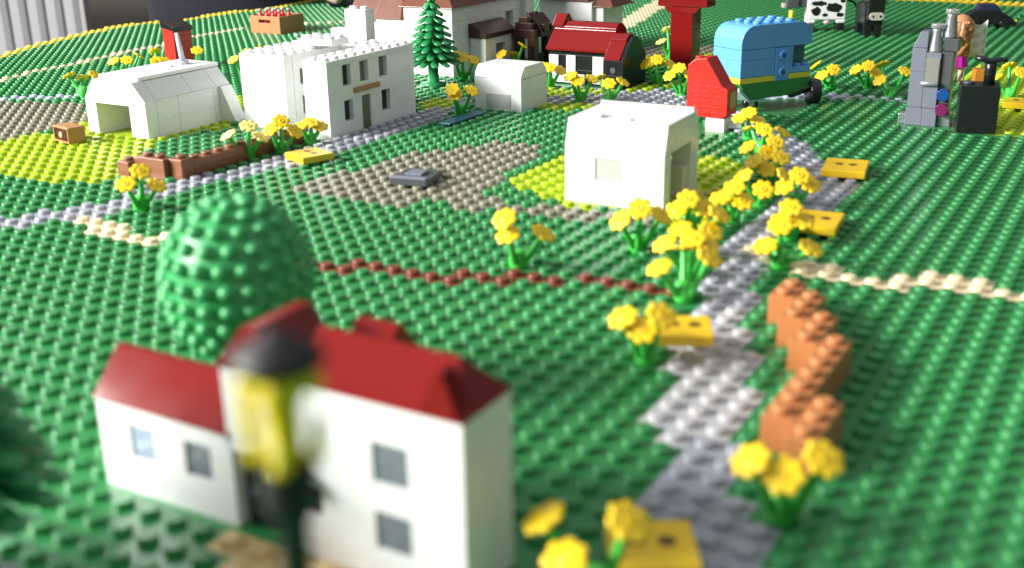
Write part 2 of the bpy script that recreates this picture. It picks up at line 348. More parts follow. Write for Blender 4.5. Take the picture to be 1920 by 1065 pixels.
# ---- white house with dark red roofs, nearest the camera
def near_house():
    t = thing('white_house', 'blurred white house with dark red roofs, nearest the camera, behind the street lamp', 'house', (-12.5, 19.2, 0))
    foot(-25, -12.5, 19.2, 21.3)
    A = MB(); D = 2.1
    A.bricks(-12.45, -7.35, 0, .9, 0, 2.75, 'x', ops=[(-11.2,-10.25,1.15,2.2),(-9.1,-8.15,1.15,2.2)])       # low wing front
    A.box(-12.42, -7.38, .9, D, 0, 2.7)
    A.bricks(-7.45, -4.95, .0, .9, 2.35, 4.72, 'x'); A.bricks(-5.3, -4.95, .0, .9, 0, 2.3, 'x')
    A.box(-7.42, -4.9, .9, D, 0, 4.68)
    A.bricks(-4.9, 0, -.12, .9, 0, 4.85, 'x', ops=[(-2.6,-1.55,.9,1.95),(-2.6,-1.55,2.75,3.85),(-4.9,-4.25,1.3,2.1)])
    A.bricks(-.9, 0, .92, D, 0, 4.85, 'y'); A.box(-4.88, -.92, .95, D, 0, 4.8)
    part('wall', A, WHITE, t, .012)
    for x0, x1, z0, z1, m in [(-11.2,-10.25,1.15,2.2,GLASSBL),(-9.1,-8.15,1.15,2.2,GLASSGR),(-2.6,-1.55,.9,1.95,GLASSGR),(-2.6,-1.55,2.75,3.85,GLASSGR),(-4.9,-4.25,1.3,2.1,GLASSDK)]:
        y = -.06 if x0 > -6 else .06
        w_ = part('window', MB().box(x0+.02, x1-.02, y, y+.15, z0+.02, z1-.02), m, t, .01)
    d = MB().box(-7.28, -5.32, .35, .6, 0, 2.3); dd = part('door', d, BLACK, t, .02)
    part('handle', MB().ball((-6.9, .28, 1.1), .13), DKGREY, dd, 0)
    part('canopy', MB().box(-5.45, -4.6, -.9, .0, 2.3, 2.6), WHITE, t, .012)
    R = MB()
    R.prism([(-.1,2.76),(D*.5,4.0),(D*.5+.15,4.0),(D+.1,2.76)], -12.5, -7.32, 'x')
    R.prism([(-7.6,4.74),(-6.45,6.05),(-6.0,6.05),(-4.93,4.74)], -.08, D, 'y')
    part('roof', R, DKRED, t, .05)
    R = MB(); zr = 6.0
    R.add([(-4.9,-.16,4.87),(.05,-.16,4.87),(.05,D+.05,4.87),(-4.9,D+.05,4.87),(-4.9,D*.5,zr),(-.75,D*.5,zr)],
          [(0,1,5,4),(1,2,5),(2,3,4,5),(3,0,4),(0,3,2,1)])
    R.prism([(D-.2,4.1),(D+.9,5.45),(D+1.1,5.45),(D+2.2,4.1)], -5.3, -3.9, 'x')
    part('roof', R, MAROON if False else DKRED, t, .05)
    part('wall', MB().bricks(-5.2, -4.0, D+.02, D+2.1, 0, 4.08, 'x'), WHITE, t, .012)
    part('corner_slope', MB().prism([(-1.25,4.9),(-.72,6.05),(-.5,6.05),(-.05,4.9)], -.12, .5, 'y'), DKRED, t, .05)
near_house()

# ---- street lamp
def street_lamp():
    t = thing('street_lamp', 'black street lamp with a glossy yellow lantern, large and out of focus in front', 'street lamp', (-9.08, 9.72, 0), 0.35)
    foot(-9.9,-8.2, 8.9, 10.6)
    part('post', MB().box(-.9,.9,-.9,.9,0,.4).rev([(.62,.4),(.5,.7),(.24,1.0),(.2,2.2),(.28,2.3),(.28,2.5),(.21,2.7),(.20,6.4),(.3,6.6),(.20,6.8),(.20,8.45),(.36,8.75),(.36,9.38)], 20), LAMPBLACK, t, .02)
    L_ = MB().rev([(.24,9.38),(.22,9.6),(.24,10.2),(.46,10.62),(.50,10.72)], 20)
    for a in (.175, 1.75, 3.32, 4.89):
        x, y = .43*math.cos(a), .43*math.sin(a); L_.tube([(x*.9,y*.9,9.5),(x,y,9.8),(x,y,10.6)], [.09,.10,.10], 12).ball((x*.9,y*.9,9.48),.13).ball((x,y,10.5),.14)
    part('lantern', L_, TYEL, t, .0)
    part('cap', MB().rev([(.54,10.72),(.60,10.78),(.60,10.88),(.36,11.02),(.22,11.08),(.16,11.16),(.0001,11.19)], 20), LAMPBLACK, t, 0)
street_lamp()

# ---- trees
def pine(label, loc, R, z0, z1, layers=9, rz=0.0, seed=1):
    rn = random.Random(seed)
    t = thing('pine_tree', label, 'tree', loc, rz)
    part('trunk', MB().rev([(1.0,0),(1.0,.3),(.45,.4),(.42,z0+.4),(.3,z0+.8)], 14), TREE, t, .0)
    B = MB(); B.rev([(R*.50,z0+.25),(R*.30,(z0+z1)/2),(.10,z1-.3),(.001,z1)], 12)
    for i in range(layers):
        f = i/(layers-1); r = R*(1-f)**.85 + .42; z = z0 + (z1-z0-.5)*f
        n = max(5, int(round(3+11*(1-f)))); off = i*.4
        for k in range(n):
            a = off + 2*PI*k/n + rn.uniform(-.05,.05); ca, sa = math.cos(a), math.sin(a)
            dr = .10+.05*(1-f)
            pts = [(ca*r*q, sa*r*q, z + .42*(1-q)*1.1 - dr*math.sin(q*PI)*.2 + (.12 if q > .9 else 0)*0 - .18*q*q) for q in (.12,.4,.7,.9,1.0)]
            wdt = min(.60, 2.6*r/n*.78)
            B.tube(pts, [wdt*.5, wdt*.85, wdt, wdt*.95, wdt*.55], 8, .34)
    B.cyl(0,0,z1-.35,z1+.25,.22, 12)
    part('crown', B, TREE, t, 0)
    return t
pine('small glossy green pine tree standing in front of the brown-roofed manor', (-53.4, 79.0, 0), 2.05, 2.05, 7.6, 10, seed=2); foot(-54.4,-52.4,78,80)
pine('dark green blurred pine tree cut off by the left edge of the picture', (-24.5, 14.0, 0), 2.5, 2.4, 9.2, 11, seed=5); foot(-25.5,-23.5,13,15)

def bush_tree():
    t = thing('round_tree', 'round bushy green tree of knobbly leaves behind the near white house', 'tree', (-24.9, 25.2, 0), .3)
    foot(-26,-24,24.2,26.2)
    part('trunk', MB().rev([(1.0,0),(1.0,.35),(.45,.5),(.42,2.5)], 14), BUSH, t, 0)
    B = MB(); rx, rz_, cz = 2.26, 2.62, 4.40
    B.ball((0,0,cz), 1, 28, 18, (rx, rx, rz_))
    for j in range(1, 13):
        ph = -PI/2 + PI*j/13; cr = math.cos(ph)
        n = max(5, int(round(20*cr)))
        for k in range(n):
            a = 2*PI*k/n
            c = (rx*cr*math.cos(a), rx*cr*math.sin(a), cz + rz_*math.sin(ph))
            B.ball(c, .25, 10, 7, (1.1, 1.1, .95))
    part('crown', B, BUSH, t, 0)
bush_tree()

# ---- hangar-like white hut on the left
def hut():
    t = thing('white_hut', 'long white hut with sloping sides and open doorway, beside the brown brick', 'hut', (-64.8, 52.8, 0))
    W = 5.8; foot(-64.8,-59,52.8,61)
    P = [(0,0),(0,2.55),(1.0,3.85),(4.7,3.85),(W,2.6),(W,0)]
    F = MB(); pr = lambda poly,a,b,mb: mb.prism(poly,a,b,'y')
    pr([(0,0),(0,2.55),(1.0,3.85),(1.0,0)],0,1,F); pr([(4.25,0),(4.25,3.85),(4.7,3.85),(W,2.6),(W,0)],0,1,F)
    pr([(1.015,2.25),(1.015,3.85),(4.235,3.85),(4.235,2.25)],0,1,F)
    part('doorway_wall', F, WHITE, t, .012)
    B = MB()
    for y0, y1 in [(1.02,3.0),(3.02,6.4),(6.42,8.0)]:
        B.bricks(W-.95, W, y0, y1, 0, 2.6, 'y'); B.bricks(0, .95, y0, y1, 0, 2.55, 'y')
    B.box(0.02, W-.02, 7.0, 8.0, 0, 2.5)
    part('wall', B, WHITE, t, .012)
    Rf = MB()
    for y0, y1 in [(1.02,4.4),(4.43,6.7),(6.73,8.1)]:
        Rf.prism([(W,2.62),(4.75,3.8),(4.0,3.8),(4.0,2.62)], y0, y1, 'y'); Rf.prism([(0,2.57),(.95,3.8),(1.6,3.8),(1.6,2.57)], y0, y1, 'y')
    for y0, y1 in [(.6,2.4),(2.42,4.4),(4.42,8.2)]: Rf.box(.95, 4.75, y0, y1, 3.86, 4.1)
    Rf.box(2.0,3.4,4.9,5.15,4.1,4.22)
    part('roof', Rf, WHITE, t, .012)
    part('buttress', MB().prism([(W,0),(W,2.6),(W+.25,2.6),(W+1.5,0)], 6.9, 8.0, 'y'), WHITE, t, .012)
    part('lever', MB().cyl(3.1,6.4,4.1,4.35,.42).tube([(3.1,6.4,4.3),(2.8,6.4,6.3)], [.2,.15], 10), mat('lever_grey_plastic',(.5,.52,.58)), t, 0)
hut()

# ---- red box with black sloping lid, behind the hut
t = thing('litter_bin', 'bright red box with a black sloping lid standing behind the white hut', 'bin', (-81.6, 76.2, 0), -.25)
foot(-82.8,-79.5,75,79)
part('body', MB().prism([(0,.35),(0,3.75),(1.9,3.55),(1.9,.1),(1.2,.0),(.4,.25)], 0, 1.9, 'y'), RED, t)
part('lid', MB().prism([(-.12,3.78),(-.12,4.5),(2.05,3.9),(2.05,3.55)], -.1, 2.0, 'y'), BLACK, t)
for x, y in [(.4,.4),(1.5,1.5),(.4,1.5),(1.5,.4)]: part('leg', MB().cyl(x,y,0,.4,.25,10), BLACK, t, 0)

# ---- white inn with studded roof
def inn():
    t = thing('white_inn', 'two-storey white inn with bare studded roof, chimney and brown sign over the olive door', 'building', (-48, 58.5, 0))
    H = 5.15; foot(-56.5,-48,58.5,68.6)
    A = MB()
    wins = [(1.65,2.55,3.35,4.75),(3.55,4.5,3.35,4.75),(5.75,6.7,3.35,4.75),(1.65,2.6,.95,2.35),(5.9,6.9,.95,2.4),(3.6,4.6,0,2.4)]
    A.bricks(-.9, 0, 0, 10, 0, H, 'y', ops=wins, lens=(4,6,10))
    A.bricks(-2.0, -.93, 0, .9, 0, H, 'x'); A.bricks(-2.0,-1.4,.93,10,0,H,'y')
    A.box(-1.38, -.92, .93, 9.98, 4.7, H-.02); A.box(-1.38,-.92,.93,9.98,0,.1)
    A.studs(-2, 0, 0, 10, H, 14)
    part('wall', A, WHITE, t, .008)
    for i, (a, b, c, d) in enumerate(wins[:5]):
        part('window', MB().box(-.55,-.35,a+.01,b-.01,c+.01,d-.01), GLASSDK if i != 1 and i != 2 else GLASSGR, t, 0)
    dr = part('door', MB().box(-.3,-.12,3.62,4.58,0,2.38), OLIVE, t, .02)
    part('sign_board', MB().box(.0,.12,2.7,5.65,2.72,3.08), CARD, t, .02)
    B = MB()
    B.bricks(-8.5,-4.5,1.0,1.9,0,H,'x'); B.bricks(-5.4,-4.5,1.93,9.8,0,H,'y',ops=[(2.6,3.7,3.0,4.1),(2.7,3.6,0.9,2.2)])
    B.bricks(-8.5,-7.6,1.93,9.8,0,H,'y'); B.box(-7.55,-5.5,1.95,9.8,4.0,H-.02)
    B.studs(-8.5,-4.5,1.0,9.0,H,14,skip={(1,3),(2,3),(2,4)})
    B.box(-4.48,-2.02,7.2,9.8,0,H-.02); B.studs(-4.4,-2.4,7.6,9.6,H,12)
    part('rear_wall', B, WHITE, t, .008)
    part('window', MB().box(-5.2,-5.0,2.62,3.68,3.02,4.08), OLIVE, t, 0); part('window', MB().box(-5.2,-5.0,2.72,3.58,.92,2.18), OLIVE, t, 0)
    part('roof_plate', MB().box(-5.9,-2.9,4.3,6.2,5.5,5.9).studs(-5.9,-2.9,4.3,6.3,5.9), WHITE, t, .008)
    part('brace', MB().box(-5.7,-4.7,5.0,6.0,5.15,5.5), WHITE, t, .008)
    ch = MB().bricks(-6.0,-4.1,9.9,11.0,0,7.35,'x'); ch.studs(-6.05,-4.05,9.95,10.95,7.35)
    part('chimney', ch, WHITE, t, .008); foot(-54,-52,68.4,69.5)
    ch = MB().bricks(-7.4,-6.4,9.9,10.8,0,5.9,'x'); part('chimney', ch, WHITE, t, .008)
inn()

# ---- large manor with brown roofs
def manor():
    t = thing('white_manor', 'large white manor with brown hipped roofs behind the pine tree at the top', 'house', (-54, 83, 0))
    foot(-75,-54,83,97); foot(-56,-50,97,101)
    H = 5.9
    A = MB()
    A.bricks(-5,0,0,.9,0,H,'x'); A.bricks(-.9,0,.93,14,0,H,'y',ops=[(9.1,10.5,3.35,4.75)])
    A.box(-4.98,-.93,.93,13.95,0,H-.05)
    A.bricks(-.9,.55,12.0,13.6,0,8,'x')
    part('wall', A, WHITE, t, .008)
    wd = part('window', MB().box(-.6,-.45,9.12,10.48,3.37,4.73), mat('mirror_window_pane',(.35,.36,.38),.05,.2,wear=.01), t, 0)
    part('frame', MB().box(-.44,-.25,9.12,10.48,3.37,3.5).box(-.44,-.25,9.12,9.25,3.52,4.73), WHITE, wd, .01)
    R = MB(); R.add([(-5.4,-.3,H+.02),(.3,-.3,H+.02),(.3,14.2,H+.02),(-5.4,14.2,H+.02),(-2.5,2.2,H+3.0),(-2.5,12,H+3.0)],[(0,1,4),(1,2,5,4),(2,3,5),(3,0,4,5),(0,3,2,1)])
    part('roof', R, BROWN, t, .05)
    # left wing, farther back
    L = MB(); L.bricks(-9.2,-5.1,1.6,2.5,0,4.5,'x'); L.box(-9.2,-5.1,2.5,8,0,4.45); L.bricks(-12.9,-9.25,3.0,3.9,0,4.1,'x'); L.box(-12.9,-9.25,3.9,9,0,4.05)
    part('wing_wall', L, WHITE, t, .008)
    R = MB()
    R.add([(-9.4,1.3,4.55),(-6.3,1.3,4.55),(-6.3,8,4.55),(-9.4,8,4.55),(-8.6,3.4,8.2),(-6.9,3.4,8.2),(-6.9,7,8.2),(-8.6,7,8.2)],[(0,1,5,4),(1,2,6,5),(2,3,7,6),(3,0,4,7),(4,5,6,7),(0,3,2,1)])
    R.add([(-13.4,2.6,4.15),(-9.5,2.6,4.15),(-9.5,9,4.15),(-13.4,9,4.15),(-12.6,5.2,8.6),(-9.6,5.2,8.6),(-9.6,8,8.6),(-12.6,8,8.6)],[(0,1,5,4),(1,2,6,5),(2,3,7,6),(3,0,4,7),(4,5,6,7),(0,3,2,1)])
    part('roof', R, BROWN, t, .05)
    # right wing beyond the cottage
    W = MB(); W.bricks(-.5,5.2,16.5,17.4,0,5.1,'x'); W.box(-.5,5.2,17.4,21.5,0,5.05); W.bricks(5.2,6.2,17.0,21.4,0,4.6,'y')
    part('wing_wall', W, WHITE, t, .008); foot(-54.5,-47.8,99.5,104.5)
    R = MB(); R.add([(-.7,16.1,5.15),(5.0,16.1,5.15),(5.4,21.7,5.15),(-.7,21.7,5.15),(1.6,18.6,7.4),(3.4,18.6,7.4)],[(0,1,5,4),(1,2,5),(2,3,4,5),(3,0,4),(0,3,2,1)])
    R.add([(5.0,16.6,4.62),(7.4,16.6,4.62),(7.4,21.7,4.62),(5.0,21.7,4.62),(5.0,18,6.3),(5.6,19,6.3)],[(0,1,5,4),(1,2,5),(2,3,4,5),(3,0,4),(0,3,2,1)])
    part('roof', R, BROWN, t, .05)
manor()

# ---- shed with brown lean-to roof, and brown lych gate
t = thing('small_shed', 'tiny white shed with a dark brown lean-to roof against the manor wall', 'shed', (-52.3, 85.7, 0))
foot(-54,-52.3,85.7,90)
part('wall', MB().bricks(-1.6,0,0,.8,0,3.1,'x').bricks(-.8,0,.82,5,0,3.1,'y',ops=[(1.8,3.6,1.6,2.5)]), WHITE, t, .008)
part('window', MB().box(-.6,-.45,1.82,3.58,1.62,2.48), MIDGREY, t, 0)
part('roof', MB().prism([(-1.66,3.12),(-1.66,4.35),(-1.3,4.4),(.15,3.5),(.15,3.12)], -.15, 5.1, 'y'), DKBROWN, t)
t = thing('gate_shelter', 'dark brown roofed gate shelter with stepped gable and open posts beside the shed', 'shelter', (-49.8, 90.0, 0))
foot(-52.5,-48,90,95)
def gable_steps(y):
    m = MB().bricks(-2.3,0,y,y+.8,2.7,3.5,'x').box(-2.0,-.3,y,y+.8,3.5,4.1).box(-1.6,-.7,y,y+.8,4.1,4.6)
    return m
part('roof', gable_steps(0).prism([(-2.5,2.8),(-2.3,3.6),(-1.3,4.7),(-.95,4.7),(.15,3.6),(.3,2.8)],.82,3.4,'y').studs(-1.7,-.7,.85,2.85,4.65,10).box(-.2,.35,1.3,2.2,3.2,3.9).box(-.2,.35,2.7,3.3,3.2,3.9), DKBROWN, t, .04)
for x, y in [(-2.2,.05),(-.75,.05),(-2.2,2.6),(-.75,2.6)]: part('post', MB().box(x,x+.75,y,y+.75,0,2.7), DKBROWN, t, .03)
part('gate', MB().box(-.4,-.25,.85,2.55,0,1.3), BLACK, t, .02)

# ---- small white shed with round top
t = thing('white_shed', 'small plain white hut with rounded top, between the inn and the black cottage', 'hut', (-45, 72, 0))
foot(-45,-41,72,76)
def roundtop(w, hw, h, k=5, r=.9):
    p = [(0,0),(0,hw)]
    p += [(r*(1-math.cos(a)), hw+(h-hw)*math.sin(a)) for a in [PI/2*i/k for i in range(1,k+1)]]
    q = [(w-x, z) for x, z in p[::-1]]
    return p + q
part('wall', MB().bricks(0,4,0,1,0,2.4,'x').bricks(3,4,1.02,4,0,2.4,'y').box(0,2.98,1.02,4,0,2.38), WHITE, t, .008)
part('roof', MB().prism([(p[0], p[1]) for p in [(0,2.42),(.12,2.8),(.6,3.3),(3.4,3.3),(3.88,2.8),(4,2.42)]][::-1], 0, 4, 'x'), WHITE, t, .06)
part('panel', MB().box(1.0,3.1,-.05,.0,.25,1.3), PANEWHITE, t, .012)

# ---- black-and-white cottage
def cottage():
    t = thing('timbered_cottage', 'black and white cottage with dark red roofs, left of the dark red tower', 'house', (-45.4, 84.6, 0))
    foot(-45.4,-38,83.2,88.6)
    part('timber_wall', MB().bricks(0,5.5,.1,.9,0,2.75,'x').box(0,5.5,.92,4,0,2.7), BLACK, t, .02)
    for x0,x1,z0,z1 in [(-.02,.85,.85,2.35),(1.6,2.45,.85,2.4),(4.05,5.0,.15,2.4),(.3,3.3,.12,.85)]:
        part('white_panel', MB().box(x0,x1,-.02,.1,z0,z1), WHITE, t, .012)
    part('white_panel', MB().box(5.0,5.48,-.02,.1,.15,2.4).box(5.5,5.6,.0,.6,.15,2.4), PANEWHITE, t, .012)
    part('roof', MB().prism([(-.35,2.77),(-.35,3.0),(1.2,4.35),(1.2,4.6),(1.7,4.95),(2.4,4.95),(3.0,4.55),(4.3,3.0),(4.3,2.77)], -.15, 5.6, 'x').prism([(1.0,4.6),(1.9,5.5),(2.3,5.5),(3.2,4.6)], -.3, .75, 'x'), DKRED, t, .05)
    part('side_wing', MB().bricks(5.62,7.4,-1.3,-.3,0,2.4,'x').box(5.62,7.4,-.3,3.2,0,2.4).prism([(-1.25,2.42),(0.1,3.8),(.6,4.1),(1.3,4.1),(1.8,3.8),(3.1,2.42)], 7.1, 7.45, 'x'), BLACK, t, .02)
    part('roof', MB().prism([(-1.4,2.42),(-.05,3.75),(-.02,3.95),(.6,4.3),(1.3,4.3),(1.9,3.8),(3.2,2.42)], 5.64, 7.08, 'x'), DKRED, t, .05)
    part('vent', MB().cyly(-1.36,-1.28,6.5,1.6,.25), DKGREY, t, 0)
cottage()

# ---- dark red tower
t = thing('red_tower', 'tall dark red square tower with a cross arm at the top edge, behind the flowers', 'tower', (-38.2, 93.2, 0))
foot(-38.4,-36,93,95)
T = MB().bricks(.1,2.1,0,2,0,5.7,'x',course=1.9,lens=(2,)); T.box(-.1,2.3,-.2,2.1,0,.4)
part('shaft', T, DKRED, t, .03)
part('crossbar', MB().box(-1.1,3.4,-.1,2.0,5.72,7.2), DKRED, t, .05)
part('capital', MB().prism([(-.1,5.2),(-.5,5.7),(2.7,5.7),(2.3,5.2)], -.06, -.02, 'y'), DKRED, t, 0)

# ---- blue caravan
def caravan():
    t = thing('blue_caravan', 'blue toy caravan with yellow stripe and green hull, parked right of the red cabinet', 'caravan', (-26.15, 82.0, 0), math.radians(58))
    foot(-29,-23,79,85.5)
    L0, L1, W0, W1 = -3.35, 3.2, -1.6, 1.6     # local x along the caravan, visible side at y = W0
    zt, zb = 6.25, 2.15
    def side(r0, z0, z1, x0, x1, k=6):
        p = [(x0, z0)]
        p += [(x0 + r0*(1-math.cos(a)), z1 - r0 + r0*math.sin(a)) for a in [PI/2*i/k for i in range(k+1)]]
        p += [(x1 - r0*(1-math.sin(a)), z1 - r0 + r0*math.cos(a)) for a in [PI/2*i/k for i in range(k+1)]]
        p += [(x1, z0)]
        return p
    b = MB()
    b.prism(side(1.25, 4.55, zt, L0, L1)[::-1], W0, W1, 'y')
    for x0, x1 in [(L0, -.2),(1.15,1.45)]: b.bricks(x0,x1,W0,W1,zb+.4,4.53,'x',lens=(3,))
    b.box(1.45,L1,W0,W1,zb+.4,3.0); b.box(1.45,L1,-.1,W1,3.0,4.53); b.box(-.18,1.13,-1.3,W1,zb,4.53)
    b.studs(L0+1.2, L0+1.2+4, W0, W1-.2, zt, 16)
    part('body', b, BLUE, t, .05)
    d = part('door', MB().box(-.17,1.12,W0-.04,-1.32,zb-.02,4.5), BLUE, t, .03)
    for z in (2.75, 3.95):
        part('socket', MB().cyly(W0-.2,W0-.04,.45,z,.36,16), BLUE, d, 0); part('socket_hole', MB().cyly(W0-.215,W0-.2,.45,z,.2,14,.005), DKBLUE, d, 0)
    part('window', MB().box(1.47,L1-.02,W0+.75,W0+.85,3.02,4.5), mat('teal_window_pane',(.05,.12,.15),.1), t, 0)
    part('window_sill_studs', MB().studs(1.6,2.6,W0-.15,W0+.65,2.98).studs(2.4,3.4,W0-.15,W0+.65,2.98), BLUE, t, 0)
    part('stripe', MB().box(L0,-.2,W0,W1,zb,zb+.38).box(1.15,L1,W0,W1,zb,zb+.38), STRIPE, t, .03)
    part('hull', MB().prism([(L0+.05,zb-.02),(L0+.9,.95),(L1-1.5,.95),(L1,1.6),(L1,zb-.02)], W0, W1, 'y'), HULLGREEN, t, .04)
    part('underside', MB().prism([(L0+.2,1.75),(L0-.05,1.9),(L0+.0,1.6),(L0+.9,.8),(L0+2.4,.8),(L0+2.4,.93),(L0+1.0,.93)][::-1], W0-.05, W1+.05, 'y'), TEAL, t, .02)
    for x, y in [(L0+1.3,W0+.35),(L0+1.3,W1-.35)]:
        wl = part('wheel', MB().rev([(.3,-.22),(.58,-.24),(.63,-.12),(.63,.12),(.58,.24),(.3,.22)],18,(x,y,.63),'y'), BLACK, t, 0)
        part('rim', MB().cyly(-.26+y,.26+y,x,.63,.28), SILVER, wl, 0)
    for x in (L0+.8, L0+1.9): part('strut', MB().tube([(x,W0+.3,.95),(L0+1.3,W0+.3,.55)],.08,8), SILVER, t, 0)
    part('tow_bar', MB().prism([(L1-1.9,1.0),(L1,1.35),(L1+.5,1.25),(L1+.5,1.1),(L1,1.05),(L1-1.7,.75)][::-1], W0-.1, W0+.25, 'y'), BLACK, t, .02)
    wl = part('wheel', MB().rev([(.45,-.42),(.92,-.40),(.97,-.2),(.97,.2),(.92,.40),(.45,.42)],24,(0,0,0),'x'), BLACK, t, 0, (L1+.5, W0+.1, .97))
    wl.rotation_euler = (0, 0, math.radians(-25))
caravan()

# ---- red cabinet
t = thing('red_cabinet', 'bright red cabinet with a sloping shoulder and gold panel, standing behind the large white hut', 'cabinet', (-28.1, 72.0, 0), -.06)
foot(-28.5,-24.9,71.5,74)
part('plinth', MB().bricks(1.4,2.75,.1,1.6,0,.95,'x'), OFFWHITE, t, .008)
part('body', MB().prism([(.0,.97),(.0,4.35),(.5,4.8),(1.35,4.9),(2.55,3.1),(2.95,2.9),(2.95,1.15),(2.5,.97)], 0, 1.7, 'y'), RED, t, .05)
fr = MB()
for i in range(6):
    for j in range(3):
        fr.box(.35+j*.75+.1*(i%2), .85+j*.75+.1*(i%2), -.035, 0, 1.3+i*.34, 1.38+i*.34)
part('ridge', fr, RED, t, .01)
part('gold_panel', MB().box(2.95,2.99,.4,1.3,1.6,2.7), GOLD, t, .01)
part('collar', MB().studs(.0,1.0,.3,1.3,4.7), RED, t, 0)

# ---- large white hut in the middle
def big_hut():
    t = thing('large_white_hut', 'large plain white hut with sloping shoulders standing on the lime patch in the middle', 'hut', (-27.15, 52.3, 0), math.radians(2))
    foot(-27.2,-21.3,52,58)
    W, H, D = 5.6, 4.2, 5.2
    A = MB()
    A.bricks(0,W,0,.95,0,2.9,'x',ops=[(1.75,3.35,1.3,2.5)])
    A.prism([(0,2.92),(.95,H),(.35,H),(0,H)][::-1] if False else [(0,2.92),(.35,H),(1.2,H),(1.2,2.92)], 0, W, 'x')
    part('wall', A, WHITE, t, .012)
    part('panel', MB().box(1.77,3.33,.05,.5,1.32,2.48), PANEWHITE, t, .01)
    B = MB(); B.box(0,.9,.97,D,0,2.9)
    B.prism([(1.22,2.92),(1.22,H),(D-.35,H),(D,2.92)], 0, .9, 'x')
    B2 = MB(); B2.prism([(1.22,2.92),(1.22,H),(D-.35,H),(D,2.92)], W-1.1, W, 'x').box(W-1.1,W,D-1.2,D,0,2.92); part('side_wall', B2, WHITE, t, .012)
    part('side_wall', B, WHITE, t, .012)
    part('inner_block', MB().box(W-1.6,W-.15,D-2.0,D-1.22,0,1.6), OFFWHITE, t, .012)
    part('back_wall', MB().box(.92,W-1.62,D-.9,D,0,2.9), WHITE, t, .008)
    Rf = MB(); Rf.box(.0,W,.4,D-.4,H+.01,H+.24)
    Rf.cyl(1.5,1.05,H+.24,H+.43,.3).box(.1,W-.1,D-.75,D-.45,H+.24,H+.42).box(2.1,3.4,.7,1.1,H+.24,H+.30)
    part('roof', Rf, WHITE, t, .05)
big_hut()

# ---- loose brown brick, hedges, crate
t = thing('brown_brick', 'small brown brick lying on its side on the lime field at the far left', 'brick', (-64.4, 49.5, .2), math.radians(-12))
part('shell', MB().box(0,2,0,.12,0,.12).box(0,2,0,.12,.93,1.05).box(0,.12,0,.12,.12,.93).box(1.88,2,0,.12,.12,.93).box(0,2,.12,1.25,0,1.05), CARD, t, .02)
part('hollow', MB().box(.13,1.87,.05,.13,.13,.92), mat('brick_hollow_brown',(.05,.006,.008)), t, 0)
part('pin', MB().cyly(-.02,.12,.95,.5,.22), mat('peach_plastic',(.62,.36,.20)), t, 0)

t = thing('brown_hedge', 'long reddish-brown brick hedge with flowers growing along it, in front of the inn', 'hedge', (-50, 46, 0))
foot(-50,-49,46,57.5); foot(-52.4,-50,46.6,47.8)
h = MB(); h.bricks(0,1.0,0,1.0,0,1.2,'y'); h.bricks(.1,1.0,1.02,11.5,0,1.0,'y',lens=(4,6),course=.5); h.studs(0,1,0,1,1.2); h.studs(.05,1.05,1,11,1.0)
part('long_row', h, HEDGE, t, .03)
h = MB(); h.bricks(-2.4,-.02,-.4,.5,0,1.2,'x'); h.studs(-2.2,-.2,-.45,.55,1.2); h.bricks(-3.4,-2.42,-.9,.1,0,.9,'x'); h.studs(-3.4,-2.4,-.9,.1,.9)
part('side_row', h, HEDGE, t, .03); foot(-53.5,-50,45,46.6)

t = thing('orange_brown_hedge', 'stepped orange-brown brick hedge beside the grey road on the right', 'hedge', (-9, 36, 0))
for i, (x0, y0, y1, m) in enumerate([(-12,40,42,0),(-11,38,41,0),(-10,36,39,0),(-9,31,37,0),(-8,29,32,0),(-9,30,31,0)]):
    b = MB().bricks(x0+9+.01, x0+10-.01, y0-36, y1-36, 0, 1.2, 'y', lens=(2,)); b.studs(x0+9, x0+10, y0-36, y1-36, 1.2, 18)
    part('hedge_brick', b, ORBROWN, t, .04); foot(x0,x0+1,y0,y1)

t = thing('bottle_crate', 'open tan crate full of red bottles near the far left edge of the board', 'crate', (-92, 99.2, 0))
foot(-92,-87.6,99,103)
cr = MB()
cr.box(0,1.3,0,.25,0,2.0).box(3.0,4.4,0,.25,0,2.0).box(1.3,3.0,0,.25,0,1.25).box(1.3,3.0,0,.25,1.6,2.0)
cr.box(4.15,4.4,.26,4.2,0,2.0).box(0,4.14,3.95,4.2,0,2.0).box(0,.25,.26,3.94,0,2.0).box(.26,4.14,.26,3.94,0,.2)
part('box', cr, CARD, t, .03)
for i in range(4):
    for j in range(2):
        q = thing('bottle', ['red bottle in the front row of the crate','red bottle in the back row of the crate'][j], 'bottle', (-92+.75+i*.95, 99.2+1.0+j*1.6, .2), 0, 'bottles in the front row of the crate' if j == 0 else 'bottles in the back row of the crate')
        part('glass', MB().rev([(.36,0),(.38,.1),(.38,1.6),(.2,2.0),(.18,2.25)],12), RED, q, 0)
        part('cap', MB().cyl(0,0,2.25,2.5,.24,12), mat('cap_grey_plastic',(.35,.36,.38)) if i+j == 0 else bpy.data.materials['cap_grey_plastic'], q, 0)

